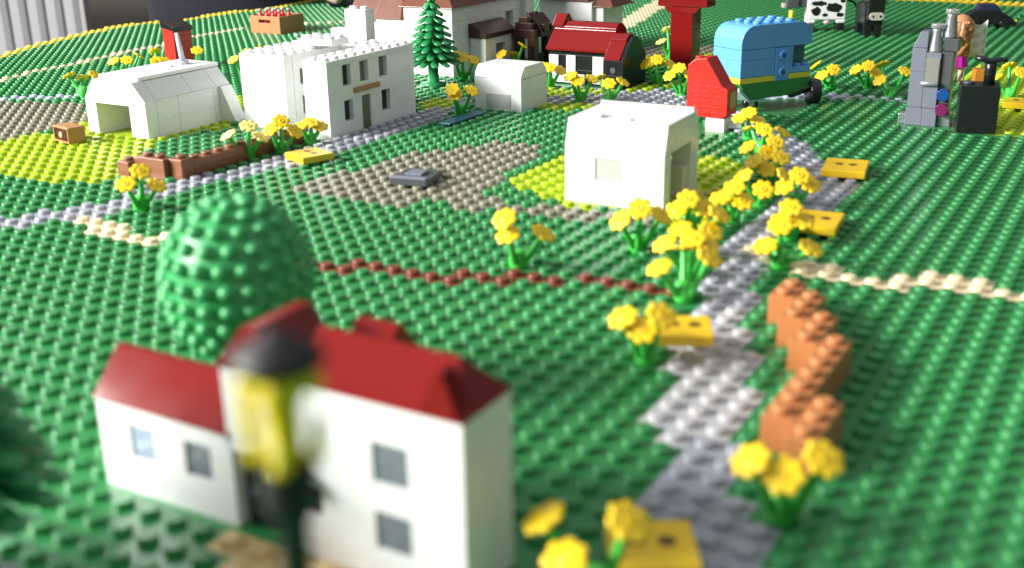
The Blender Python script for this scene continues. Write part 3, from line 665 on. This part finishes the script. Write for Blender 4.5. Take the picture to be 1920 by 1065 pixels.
# ---- flat tiles
def hinge_tile(label, loc, rz, sx=2.2, sy=3.2, m=None, group=None):
    t = thing('yellow_tile', label, 'tile', loc, rz, group)
    b = MB().box(-sx/2, sx/2, -sy/2, sy/2, 0, .42)
    part('plate', b, m or TILE_Y, t, .05)
    for x in (-.38, .38): part('hole', MB().cyl(x, .1, .42, .435, .24, 14, bev=.004), mat('tile_hole_dark',(.10,.045,.01)) if 'tile_hole_dark' not in bpy.data.materials else bpy.data.materials['tile_hole_dark'], t, 0)
    return t
hinge_tile('yellow tile with two dark holes lying on the far end of the grey road', (-15.25, 64.2, .215), math.radians(9), 2.4, 3.0)
hinge_tile('yellow tile with two dark holes half behind flowers, nearer than the one on the road', (-13.7, 52.9, .215), math.radians(6), 2.2, 2.8)
hinge_tile('yellow tile under flowers in front of the brown hedge', (-45.2, 52.9, .215), math.radians(-20), 2.2, 2.2)
hinge_tile('yellow tile under drooping flowers left of the grey road, middle of the picture', (-13.75, 35.8, .7), math.radians(25), 2.0, 2.0)
hinge_tile('blurred yellow tile under flowers at the bottom edge', (-9.3, 22.6, .4), math.radians(30), 2.2, 2.2)
hinge_tile('yellow tile lying on the lime patch near the right edge', (-9.0, 88.8, .215), 0, 2.2, 2.2)
hinge_tile('yellow tile lying between the cottage and the red tower', (-41.6, 96.0, .215), 0, 2.6, 2.2)
t = thing('grey_tile', 'dark grey plate with a raised bar lying on the tan patch in the middle', 'tile', (-36.3, 51.6, .215), math.radians(12))
part('plate', MB().box(-1.1,1.1,-1.3,1.3,0,.35), DKGREY, t, .04); part('bar', MB().box(-1.1,1.1,-1.36,-1.0,.35,.5).box(-.5,.5,-.5,.6,.35,.5), GREY, t, .04)
t = thing('white_tile', 'white tile with black marks lying in front of the blue caravan', 'tile', (-24.6, 74.2, .215), math.radians(25))
part('plate', MB().box(-1.3,1.3,-1.2,1.2,0,.3), WHITE, t, .012)
mk = MB()
for x, y, a in [(-.7,.3,.5),(-.2,.1,-.4),(.35,.4,.8),(.7,-.1,-.3),(-.5,-.5,.2),(.3,-.5,.6)]:
    mk.M = Matrix.Translation((x,y,.3)) @ Matrix.Rotation(a,4,'Z'); mk.box(-.22,.22,-.07,.07,0,.012)
part('mark', mk, BLACK, t, 0)
tag(link('blue_tile', mesh('blue_tile', MB().box(-.5,.5,-2.5,2.5,0,.12), BLUETILE), None, (-43.3, 67.6, .226), bevel=.03), 'long teal-blue tile lying in front of the small white hut', 'tile')

# ---- flowering plants
def flower_mesh(m, name):
    b = MB(); n = 56; vs = []; fs = []
    prof = [(.001,-.10,0),(.30,-.09,0),(.95,-.03,1),(1.0,.035,1),(.93,.085,1),(.52,.075,.5),(.36,.05,0),(.26,.11,0),(.16,.13,0),(.12,.06,0),(.001,.05,0)]
    for r, z, l in prof:
        for k in range(n):
            a = 2*PI*k/n; lobe = 1 - l*.27*(1-abs(math.cos(3.5*a)))**1.6
            rr = r*.58*lobe; vs.append((rr*math.cos(a), rr*math.sin(a), z))
    for j in range(len(prof)-1):
        for k in range(n): fs.append((j*n+k, j*n+(k+1)%n, (j+1)*n+(k+1)%n, (j+1)*n+k))
    b.add(vs, fs, True)
    return mesh(name, b, m)
FM = {'b': flower_mesh(YEL, 'flower'), 'p': flower_mesh(YELP, 'pale_flower')}
FM['pine'] = FM['n'] = FM['b']
LABELS = ['leftmost flower plant, beside the front corner of the white hut','flower plant behind the middle of the white hut','flower plant beside the red box behind the white hut','flower plant right of the red box, rising over the hut roof',
'flower plant behind the left corner of the inn','yellow flower plant in front of the left end of the brown hedge','pale yellow flower plant in front of the brown hedge','flower plant at the right end of the brown hedge, near the inn','flower plant against the inn wall, last along the hedge',
'flower plant left of the small white hut','flower plant right of the pine trunk','flower plant behind the small white hut, before the gate shelter','flower plant between the small white hut and the cottage','left flower plant in front of the black cottage',
'right flower plant in front of the black cottage','flower plant between the cottage and the red tower foot','flower plant in front of the red tower foot','pale flower plant behind and left of the red tower','flower plant behind the rear wheel of the caravan',
'flower plant midway between caravan and grey machine','flower plant just left of the grey machine','flower plant at the right picture edge','farthest plant of the flower row along the road, behind the large white hut','second farthest plant of the roadside flower row',
'roadside flower plant left of the far yellow tile','roadside flower plant right of the large white hut, before the grey road','flower plant bending over the middle of the grey road','flower plant just left of the nearer yellow tile','flower plant at the top of the orange-brown hedge',
'flower plant in front of the large white hut, leftmost of the middle clump','flower plant at the right front corner of the large white hut','flower plant in the centre of the middle clump','tall nearest plant of the middle clump, by the grey road','flower plant inside the middle clump, just behind the nearest one',
'flower plant left of the grey road behind the large middle clump','flower plant beside the white marked tile at the far end of the row',
'lone flower plant on the green by the red-brown line','blurred flower plant over the yellow tile left of the grey road','blurred flower plant at the near end of the orange-brown hedge','nearest flower plant, cut off by the bottom edge']
rt_ = random.Random(11)
for (kind, u, v, heads), lab in zip(FLOWERS, LABELS):
    tl = rt_.uniform(.40, .75)
    t = thing('flower_plant', lab, 'flower', (u, v, 0), 0, 'toy flower plants')
    foot(u-.2,u+.2,v-.2,v+.2)
    st = MB().rev([(.36,0),(.42,.1),(.43,.55),(.36,.8),(.14,.88)], 14)
    for dx, dy, z in heads:
        r = math.hypot(dx, dy)
        if r > 1.7: dx, dy = dx/r*1.4, dy/r*1.4
        st.tube([(dx*.10,dy*.10,.2),(dx*.36,dy*.36,.55),(dx*.62,dy*.62,z*.55),(dx*.88,dy*.88,z*.86),(dx,dy,z-.03)], [.17,.17,.14,.12,.15], 10)
    part('stem', st, LEAF, t, 0)
    for dx, dy, z in heads:
        r = math.hypot(dx, dy)
        if r > 1.7: dx, dy = dx/r*1.4, dy/r*1.4
        nrm = Vector((dx*tl+rt_.uniform(-.15,.15), dy*tl+rt_.uniform(-.15,.15), 1.0)).normalized()
        q = nrm.to_track_quat('Z', 'Y')
        link('flower', FM[kind], t, (dx, dy, z), q.to_euler())

# ---- cows
def cow():
    t = thing('spotted_cow', 'white toy cow with black patches seen from the side, behind the caravan', 'cow', (-33.4, 125.6, 0), math.radians(28))
    b = MB(); b.box(-2.1,2.0,-.9,.9,1.35,4.4); b.box(-2.1,-1.2,-.9,.9,1.0,1.4); b.box(1.0,2.0,-.9,.9,1.0,1.4)
    bo = part('body', b, WHITE, t, .15)
    rn = random.Random(3)
    for cx, cz, rx, rz_ in [(-.9,3.1,.85,.28),(-1.25,2.3,.5,.45),(.6,2.65,.85,.55),(1.55,3.35,.28,.2),(1.35,1.9,.42,.26),(-.25,1.9,.28,.22),(-1.5,3.9,.4,.3),(.9,3.95,.7,.3)]:
        n = 14; pl = [(cx+rx*math.cos(2*PI*k/n)*rn.uniform(.75,1.15), cz+rz_*math.sin(2*PI*k/n)*rn.uniform(.75,1.15)) for k in range(n)]
        part('patch', MB().prism(pl, -.925, -.905, 'y'), BLACK, bo, 0)
    for x, y in [(-1.7,-.45),(-1.7,.5),(1.5,-.45),(1.5,.5)]: part('leg', MB().box(x-.35,x+.4,y-.38,y+.38,0,1.1), BLACK if x > 0 else DKGREY, t, .08)
    part('udder', MB().ball((.1,-.4,1.15), .42, 12, 8, (1,1,.8)), PINK, t, 0)
    hd = part('head', MB().box(-4.3,-3.0,-.6,.6,2.6,3.9).box(-3.0,-2.1,-.35,.35,2.7,3.6), DKGREY, t, .12)
    part('muzzle', MB().box(-4.75,-4.3,-.5,.5,2.6,3.1), MUZZLE, hd, .1)
    for y in (-.75,.75): part('horn', MB().tube([(-3.4,y*.7,3.9),(-3.4,y*1.3,4.2),(-3.6,y*1.4,4.6)],[.15,.13,.05],8), OFFWHITE, hd, 0)
    part('tail', MB().tube([(2.0,0,3.3),(2.4,0,3.35),(3.0,.1,3.1),(3.4,.15,2.5)],[.15,.14,.12,.12],8), BLACK, t, 0)
cow()
def bull():
    t = thing('black_cow', 'black toy cow with beige muzzle facing the camera, right of the spotted cow', 'cow', (-27.4, 122.6, 0), math.radians(30))
    bo = part('body', MB().box(-.95,.95,.4,4.0,1.2,3.4), BLACK, t, .15)
    for i in range(4):
        part('white_patch', MB().prism([(1.0+i*.7,1.7+.3*(i%2)),(1.5+i*.7,1.9),(1.35+i*.7,2.7),(1.05+i*.7,2.4)], .955, .975, 'x'), WHITE, bo, 0)
    hd = part('head', MB().box(-.85,.85,-.35,.45,1.75,4.5), BLACK, t, .15)
    mz = MB(); k = 8; pl = [(.8-.4+.4*math.cos(a), 2.25+.4*math.sin(a)) for a in [-PI/2+PI*i/k for i in range(k+1)]] + [(-.4+.4*math.cos(a), 2.25+.4*math.sin(a)) for a in [PI/2+PI*i/k for i in range(k+1)]]
    mo = part('muzzle', mz.prism(pl, -.55, -.34, 'y'), MUZZLE, hd, .05)
    for x in (-.38,.38): part('nostril', MB().cyly(-.565,-.55,x,2.25,.13,12,.004), BLACK, mo, 0)
    for x in (-1.1,1.1): part('ear', MB().tube([(x*.7,.2,3.6),(x*1.3,.2,3.5)],[.18,.08],8,.5), BLACK, hd, 0)
    for x, y in [(-.55,.75),(.5,.75),(-.55,3.4),(.5,3.4)]: part('leg', MB().box(x-.38,x+.38,y-.38,y+.38,0,1.3), BLACK, t, .1)
bull()

# ---- grey machine with silver cones
def machine():
    t = thing('grey_machine', 'grey machine tower with silver cones and clear blue and purple discs', 'machine', (-15.3, 80.0, 0))
    foot(-15.6,-12.4,79.4,82.6)
    part('tower', MB().bricks(0,1.1,0,1.4,0,1.2,'x').bricks(.05,1.0,.05,1.3,1.22,5.2,'x',course=2.4).prism([(.05,5.22),(.5,6.3),(1.0,6.3),(1.0,5.22)],.05,1.3,'y'), GREY, t, .04)
    part('front_block', MB().box(1.12,2.05,-.1,1.2,0,1.2).box(1.02,1.95,.0,1.2,1.22,4.95), GREY, t, .04)
    part('panel', MB().box(1.02,1.9,-.04,-.01,3.0,4.6), MIDGREY, t, .02)
    part('side_block', MB().box(1.97,2.7,.2,1.3,.9,5.0), DKGREY, t, .04)
    part('pipe', MB().cylx(.85,1.95,-.15,2.9,.16,12), SILVER, t, 0)
    for x, y, z in [(1.45,.5,4.97),(2.2,.9,5.9)]:
        c_ = part('cone', MB().rev([(.5,z),(.48,z+.1),(.32,z+1.4),(.32,z+1.55)],18,(x,y,0)), SILVER, t, 0)
        part('crown', MB().cyl(x,y,z+1.56,z+1.85,.45,10), CLEAR, c_, 0)
    part('bracket', MB().box(1.97,2.9,.4,1.4,5.02,5.88), DKGREY, t, .05)
    part('disc', MB().cyly(-.25,.2,2.35,2.2,.42,20), TBLUE, t, 0)
    part('disc', MB().cyly(-.25,.2,2.35,1.2,.42,20), TPURP, t, 0)
    part('base', MB().box(-.5,0,.2,1.2,0,.7).box(2.07,2.9,.3,1.6,0,.85), SILVER, t, .05)
machine()

# ---- black box with crank
t = thing('black_plunger_box', 'black box with a black handle on top, right of the grey machine', 'box', (-11.7, 78.6, 0), math.radians(12))
foot(-12.1,-9.2,78,81.2)
part('box', MB().box(0,2.45,0,2.0,0,3.15), BLACK, t, .06)
hp = part('handle_post', MB().cyl(1.75,1.0,3.15,4.5,.36,16), BLACK, t, 0)
part('handle', MB().tube([(.7,1.0,4.85),(1.3,.95,4.75),(1.75,1.0,4.62),(2.3,1.05,4.75),(2.75,1.0,4.7)],[.2,.3,.28,.26,.2],10,.7), BLACK, hp, 0)
part('knob', MB().cyl(.5,.9,3.15,3.3,.35), DKGREY, t, 0)

# ---- doll
def doll():
    t = thing('person', 'toy doll with wavy light-brown hair and magenta skirt, back turned, behind the grey machine', 'doll', (-14.9, 97.0, 0), math.radians(15))
    b = MB()
    body = [((-.28,0,.1),.22),((-.28,0,1.2),.26),((-.26,0,2.1),.30)]
    for s_ in (-1, 1):
        b.tube([(s_*.27,.18,.08),(s_*.27,-.02,.12),(s_*.27,0,.5),(s_*.27,0,1.3),(s_*.22,0,2.3)],[.14,.2,.19,.25,.32],12)
        b.tube([(s_*.42,0,3.75),(s_*.72,.05,3.3),(s_*.85,.25,2.75),(s_*.8,.5,2.4)],[.18,.16,.14,.12],10)
        b.ball((s_*.79,.6,2.3),.15)
    b.rev([(.4,2.2),(.42,2.6),(.34,3.0),(.42,3.5),(.36,3.85),(.16,3.95),(.16,4.2)],14)
    b.ball((0,.05,4.75),.62,16,12,(1,.95,1.05)); b.ball((0,.66,4.7),.08,8,6)
    part('body', b, SKIN, t, 0)
    for s_ in (-1,1): part('eye', MB().ball((s_*.22,.6,4.82),.07,8,6), BLACK, t, 0)
    part('mouth', MB().tube([(-.14,.62,4.45),(0,.64,4.41),(.14,.62,4.45)],.03,6), DKRED, t, 0)
    part('top', MB().rev([(.43,2.75),(.37,3.02),(.46,3.5),(.40,3.87),(.2,3.95)],14), WHITE, t, 0)
    sk = MB(); n = 36; vs = []; fs = []
    for r, z in [(.80,1.55),(.72,2.0),(.55,2.5),(.45,2.8)]:
        for k in range(n):
            a = 2*PI*k/n; rr = r*(1+.08*math.sin(9*a)); vs.append((rr*math.cos(a), rr*math.sin(a), z))
    for j in range(3):
        for k in range(n): fs.append((j*n+k, j*n+(k+1)%n, (j+1)*n+(k+1)%n, (j+1)*n+k))
    sk.add(vs, fs, True); part('skirt', sk, MAGENTA, t, 0)
    hr = MB(); hr.ball((0,-.12,4.9),.78,20,14,(1,.95,.98))
    rn = random.Random(4)
    for k in range(13):
        a = PI + PI*k/12; x = .72*math.cos(a); y = .62*math.sin(a) - .08
        pts = [(x*.5,y*.5,5.4),(x*.95,y*.95,5.0)] + [(x*(1.0-.05*i)+.09*math.sin(i*1.9+k), y*(1.02-.04*i)+.03*math.cos(i*2.1+k), 4.9-.42*i) for i in range(1,7)]
        hr.tube(pts,[.16,.25,.26,.25,.24,.22,.18,.08],10)
    part('hair', hr, HAIR, t, 0)
doll()
# white cloth banner the doll stands beside
t = thing('white_banner', 'small white cloth banner with curved creases hanging beside the doll', 'banner', (-13.9, 98.2, 0), math.radians(28))
part('pole', MB().cyl(-.62,0,0,5.2,.07,8), WHITE, t, 0); part('pole', MB().cyl(.75,0,0,5.1,.07,8), WHITE, t, 0)
b = MB(); vs = []; fs = []; nx, nz_ = 16, 20
for side in (0,1):
    for j in range(nz_+1):
        for i in range(nx+1):
            x = -.62+1.37*i/nx; z = 2.2+2.8*j/nz_ - .25*math.sin(PI*i/nx)*(j/nz_)
            vs.append((x, .10*math.sin(j*1.1+1.5*math.sin(i*.3))+.08*math.sin(i*.5)-.03*side, z))
def gi(s_, i, j): return s_*(nx+1)*(nz_+1)+j*(nx+1)+i
for j in range(nz_):
    for i in range(nx):
        fs.append((gi(0,i+1,j),gi(0,i,j),gi(0,i,j+1),gi(0,i+1,j+1))); fs.append((gi(1,i,j),gi(1,i+1,j),gi(1,i+1,j+1),gi(1,i,j+1)))
for j in range(nz_): fs.append((gi(0,0,j),gi(1,0,j),gi(1,0,j+1),gi(0,0,j+1))); fs.append((gi(1,nx,j),gi(0,nx,j),gi(0,nx,j+1),gi(1,nx,j+1)))
for i in range(nx): fs.append((gi(0,i+1,0),gi(1,i+1,0),gi(1,i,0),gi(0,i,0))); fs.append((gi(0,i,nz_),gi(1,i,nz_),gi(1,i+1,nz_),gi(0,i+1,nz_)))
b.add(vs, fs, True); part('cloth', b, CLOTH, t, 0)
tag(link('orange_slope', mesh('orange_slope', MB().prism([(-.6,0),(-.6,1.6),(.1,1.6),(.7,0)],-.5,.5,'y'), mat('orange_plastic',(.55,.20,.03))), None, (-12.9, 96.2, 0), (0,0,.4), .04), 'orange sloped brick between the doll and the black handle', 'brick')
# black toy vehicle with plant
t = thing('black_vehicle', 'low black toy vehicle with a dark blue windscreen at the upper right', 'vehicle', (-18.4, 135.6, 0), math.radians(22))
part('body', MB().prism([(-2.2,.5),(-2.2,1.5),(-1.4,1.9),(1.2,1.9),(2.4,1.2),(3.0,.6),(3.0,.4)], -1, 1, 'y'), BLACK, t, .08)
part('windscreen', MB().prism([(-1.2,1.92),(-.9,2.6),(.7,2.6),(1.3,1.92)], -.9, .9, 'y'), mat('navy_pane',(.02,.025,.06),.1), t, .04)
for x in (-1.4,1.7):
    for y in (-1.0,1.0):
        part('wheel', MB().cyly(y-.25,y+.25,x,.55,.55,16), BLACK, t, 0)
part('headlight', MB().ball((2.9,-.7,.8),.2), STRIPE, t, 0)
t = thing('green_vine', 'small bright green curly plant at the right edge beside the black vehicle', 'plant', (-13.6, 135.6, 0))
b = MB()
for k in range(6):
    a = 2*PI*k/6; ca, sa = math.cos(a), math.sin(a)
    b.tube([(0,0,.1),(ca*.6,sa*.6,1.2),(ca*1.3,sa*1.3,1.9),(ca*1.6,sa*1.6,1.4),(ca*1.2,sa*1.2,1.0)],[.2,.2,.26,.22,.1],8,.6)
part('leaf', b, GREENHI, t, 0)
t = thing('yellow_stand', 'small yellow bracket on the green board left of the spotted cow', 'bracket', (-38.0, 128.5, 0))
part('base', MB().box(-.9,.9,-.5,.5,0,.4), STRIPE, t, .04); part('peg', MB().cyl(0,0,.4,1.8,.3), STRIPE, t, 0)
# ------------------------------------------------------------------ the studded board
U0, U1, V0, V1 = -126, 40, -4, 172
def inside(px, py, poly):
    r = np.zeros(px.shape, bool); n = len(poly); j = n-1
    for i in range(n):
        xi, yi = poly[i]; xj, yj = poly[j]
        if yi != yj: r ^= ((yi > py) != (yj > py)) & (px < (xj-xi)*(py-yi)/(yj-yi)+xi)
        j = i
    return r
gu, gv = np.meshgrid(np.arange(U0, U1)+.5, np.arange(V0, V1)+.5, indexing='ij')
colour = np.full(gu.shape, 'green', dtype=object)
for name, poly in REGIONS: colour[inside(gu, gv, poly)] = name
for name, wd, pts in LINES:
    for (ax, ay), (bx, by) in zip(pts[:-1], pts[1:]):
        L2 = (bx-ax)**2+(by-ay)**2
        tt = np.clip(((gu-ax)*(bx-ax)+(gv-ay)*(by-ay))/L2, 0, 1)
        colour[np.hypot(gu-ax-tt*(bx-ax), gv-ay-tt*(by-ay)) < wd*.52] = name
cv = np.array([p[1] for p in COAST]); cu = np.array([p[0] for p in COAST]); o_ = np.argsort(cv)
edge = np.interp(gv, np.concatenate([[-10, 50], cv[o_], [126, 172]]), np.concatenate([[-96, -100], cu[o_], [-109, -112]]))
land = gu > edge
colour[land & (gu < edge+1.7)] = 'yellow'
vtop = np.interp(gu, [-112, -60, -34, -25, -17, 40], [171, 171, 160.5, 159.5, 157.5, 150])
colour[land & (gv > vtop) & (gv < vtop+5)] = 'yellow'
Fn = np.array(Fw); Rn = np.array(Rt); Dd = np.array(Dn)
dz = gu*Fn[0]+gv*Fn[1]-CAMZ*Fn[2]
sx = 960+FPX*(gu*Rn[0]+gv*Rn[1]-CAMZ*Rn[2])/np.maximum(dz, .1); sy = 532.5+FPX*(gu*Dd[0]+gv*Dd[1]-CAMZ*Dd[2])/np.maximum(dz, .1)
reach = land & (dz > 5) & (sx > -420) & (sx < 2340) & (sy > -160) & (sy < 1500)     # the stretch of board the photograph (and a step aside) can see
covered = np.zeros(gu.shape, bool)
for x0, x1, y0, y1 in FOOT: covered |= (gu > x0) & (gu < x1) & (gv > y0) & (gv < y1)
NAMES = dict(green='grass_board', lime='lime_field', tan_grey='tan_field', tan_dark='tan_path', blue_grey='grey_road', lit_grey='lit_road', pale_blue='pale_blue_path',
             beige='beige_path', tan='tan_ground', red_brown='red_brown_path', yellow='yellow_coast')
for key in NAMES:
    sel = land & (colour == key)
    if not sel.any(): continue
    verts = []; polys = []; smooth = []; base = 0
    iu, iv = np.nonzero(sel)
    u = gu[iu, iv]-.5; v = gv[iu, iv]-.5
    g0 = np.where(np.mod(u, 32) == 0, .035, 0); g1 = np.where(np.mod(u+1, 32) == 0, .035, 0)
    h0 = np.where(np.mod(v+6, 32) == 0, .035, 0); h1 = np.where(np.mod(v+7, 32) == 0, .035, 0)
    q = np.stack([np.stack([u+g0, v+h0, 0*u], -1), np.stack([u+1-g1, v+h0, 0*u], -1), np.stack([u+1-g1, v+1-h1, 0*u], -1), np.stack([u+g0, v+1-h1, 0*u], -1)], 1)
    verts.append(q.reshape(-1, 3)); nq = len(u)
    loops = [np.arange(nq*4)]; sizes = [np.full(nq, 4)]; smooth.append(np.zeros(nq, bool)); base = nq*4
    ss = sel & reach & ~covered
    for lo, hi, n in [(0, 48, 24), (48, 80, 16), (80, 115, 12), (115, 400, 8)]:
        s2 = ss & (dz >= lo) & (dz < hi); ju, jv = np.nonzero(s2); m = len(ju)
        if not m: continue
        prof = [(.305, 0), (.305, .145), (.295, .185), (.268, .213), (.225, .224)] if n > 8 else [(.30, 0), (.30, .17), (.25, .222)]
        a = 2*np.pi*np.arange(n)/n
        P = np.concatenate([np.stack([r*np.cos(a), r*np.sin(a), np.full(n, z)], -1) for r, z in prof])       # one stud
        rn = np.random.RandomState(3); cen = np.stack([gu[ju, jv], gv[ju, jv], rn.uniform(-.006, .006, m)], -1)
        verts.append((cen[:, None, :]+P[None]).reshape(-1, 3)); k = len(P)
        R = len(prof)-1; f4 = np.array([[j*n+i, j*n+(i+1) % n, (j+1)*n+(i+1) % n, (j+1)*n+i] for j in range(R) for i in range(n)])
        off = base+np.arange(m)[:, None, None]*k
        loops.append((off+f4[None]).reshape(-1)); sizes.append(np.full(m*len(f4), 4)); smooth.append(np.ones(m*len(f4), bool))
        cap = R*n+np.arange(n)
        loops.append((base+np.arange(m)[:, None]*k+cap[None]).reshape(-1)); sizes.append(np.full(m, n)); smooth.append(np.zeros(m, bool))
        base += m*k
    V_ = np.concatenate(verts)*S; Lp = np.concatenate(loops); Sz = np.concatenate(sizes); Sm = np.concatenate(smooth)
    me = bpy.data.meshes.new(NAMES[key]); me.vertices.add(len(V_)); me.vertices.foreach_set('co', V_.astype(np.float32).ravel())
    me.loops.add(len(Lp)); me.loops.foreach_set('vertex_index', Lp.astype(np.int32))
    me.polygons.add(len(Sz)); me.polygons.foreach_set('loop_start', np.concatenate([[0], np.cumsum(Sz)[:-1]]).astype(np.int32))
    me.polygons.foreach_set('loop_total', Sz.astype(np.int32)); me.polygons.foreach_set('use_smooth', Sm)
    me.materials.append(G[key]); me.update(calc_edges=True); me.validate()
    o = bpy.data.objects.new(NAMES[key], me); C.objects.link(o); o['kind'] = 'structure'
# slab under the plates, following the coast
B = MB()
pts = [(float(e), float(y)) for y, e in zip(np.arange(V0, V1, 4)+.5, np.interp(np.arange(V0, V1, 4)+.5, gv[0], edge[0]))]
B.prism([(U1, V0), (U1, V1)] + [(x+.6, y) for x, y in pts[::-1]], -1.2, -.02, 'z')
struct('table_top', B, TABLEM)

# ------------------------------------------------------------------ the room beyond the board
def frame_box(name, c, half, fwd, m, z0, z1, kindtag=None):
    pass
# wall faces the camera; local x runs along it
wall_dir = math.atan2(174.9-248.1, -307+185.9) + PI
struct('room_wall', (lambda b: (setattr(b, 'M', Matrix.Translation((-235, 232, 0)) @ Matrix.Rotation(wall_dir, 4, 'Z')), b.box(-260, 420, 0, 6, -95, 190))[1])(MB()), WALLM)
struct('room_floor', MB().box(-600, 400, -300, 560, -96, -95), FLOORM)
t = thing('radiator', 'white ribbed panel radiator on the wall at the top left', 'radiator', (-219.8, 181.2, -80), math.radians(30.6))
b = MB(); pitch = 4.15
for i in range(18):
    x = -i*pitch
    b.prism([(x-.15,0),(x-1.25,-.9),(x-2.6,-.9),(x-3.7,0),(x-3.7,1.0),(x-.15,1.0)][::-1], 12, 84, 'z')
part('panel', b, RADM, t, .25)
part('back_panel', MB().box(-18*pitch-.5, .3, .9, 3.5, 11.5, 84.5).box(-.0,1.1,-.3,3.6,12,84), RADM, t, .2)
for x in (-6, -66): part('foot', MB().box(x-2, x+2, 0, 3, -15, 12), RADM, t, .1)
t = thing('wooden_cabinet', 'dark brown wooden cabinet beyond the board, left of the navy sleeve', 'cabinet', (-191, 192, -95), math.radians(30))
part('carcass', MB().box(-6, 60, 0, 40, 0, 92), CABM, t, .5)
part('top', MB().box(-6.5, 61, -1, 41, 92, 95), CABM, t, .5)

# ---- the person leaning on the far edge of the board
def person():
    t = thing('person', 'person in navy jacket with one forearm and hand resting on the board', 'person', (-137, 150, -95))
    O = Vector((-137, 150, -95))
    P = lambda x, y, z: tuple((Vector((x, y, z))-O)*S)
    def skin(name, verts, edges, radii, m, root=0, sub=2):
        me = bpy.data.meshes.new(name); me.from_pydata([P(*v) for v in verts], edges, []); me.materials.append(m)
        o = link(name, me, t)
        md = o.modifiers.new('skin', 'SKIN'); md.use_smooth_shade = True
        for i, r in enumerate(radii):
            d = me.skin_vertices[0].data[i]; rr = r if hasattr(r, '__len__') else (r, r); d.radius = (rr[0]*S, rr[1]*S); d.use_root = (i == root)
        sb = o.modifiers.new('sub', 'SUBSURF'); sb.levels = sub; sb.render_levels = sub
        return o
    # body: pelvis, chest, neck, head, both arms down to the hands
    v = [(-138,150,-10),(-138,149,20),(-136,146,48),(-135,146,62),(-133,145,74),(-132,144.5,84),
         (-134,128,46),(-124.5,116.5,11),(-103.5,126.8,4.2),(-99.5,129.0,3.0),(-134,164,46),(-121,170,16),(-118,152,3.5)]
    e = [(0,1),(1,2),(2,3),(3,4),(4,5),(2,6),(6,7),(7,8),(8,9),(2,10),(10,11),(11,12)]
    skin('body', v, e, [18,16,14,6,10,7,7,5.2,3.4,3.0,7,5.4,3.4], HUMAN)
    for k, l in enumerate([5.2, 6.4, 6.8, 6.2]):
        bx, by = -99.6+.55*k, 130.4-1.5*k
        dx, dy = .80, .58-.08*k
        skin('finger', [(bx-1.6,by-.8,2.9),(bx+dx*l*.4,by+dy*l*.4,2.7),(bx+dx*l*.75,by+dy*l*.75,1.6),(bx+dx*l,by+dy*l,.9)], [(0,1),(1,2),(2,3)], [1.1,1.0,.9,.7], HUMAN)
    skin('thumb', [(-102,125.6,2.6),(-100,123.8,1.9),(-98,123.6,1.2)], [(0,1),(1,2)], [1.2,1.1,.8], HUMAN)
    skin('jacket', [(-138,150,-14),(-138,149,20),(-136,147,50),(-134,128,46),(-124.5,116.5,11),(-113.5,121.0,6.3),(-105.5,125.4,4.6),(-134,165,46),(-121,170,16),(-118.5,157,6)],
         [(0,1),(1,2),(2,3),(3,4),(4,5),(5,6),(2,7),(7,8),(8,9)], [20,18,16,9.5,8.0,6.2,4.9,9.5,8,5.5], NAVY, 1)
    skin('hair', [(-135,145,87),(-138,145,80)], [(0,1)], [9.5,9.5], BROWNHAIR)
    for y in (-8, -1): part('eye', MB().ball((14.5, y, 172), 1.0), BLACK, t, 0)
    skin('nose', [(-124,145,77),(-121,145,74)], [(0,1)], [1.3,1.2], HUMAN, sub=1)
    part('mouth', MB().tube([(14.2,-7,165),(15,-5,164.6),(14.2,-3,165)],.5,6), DKRED, t, 0)
person()
tag(link('phone', mesh('phone', MB().box(-3.5,3.5,-1.6,1.6,0,1.1), BLACK), None, (-97.6, 126.2, .25), (0,0,.5), .3), 'black phone lying beside the resting hand', 'phone')
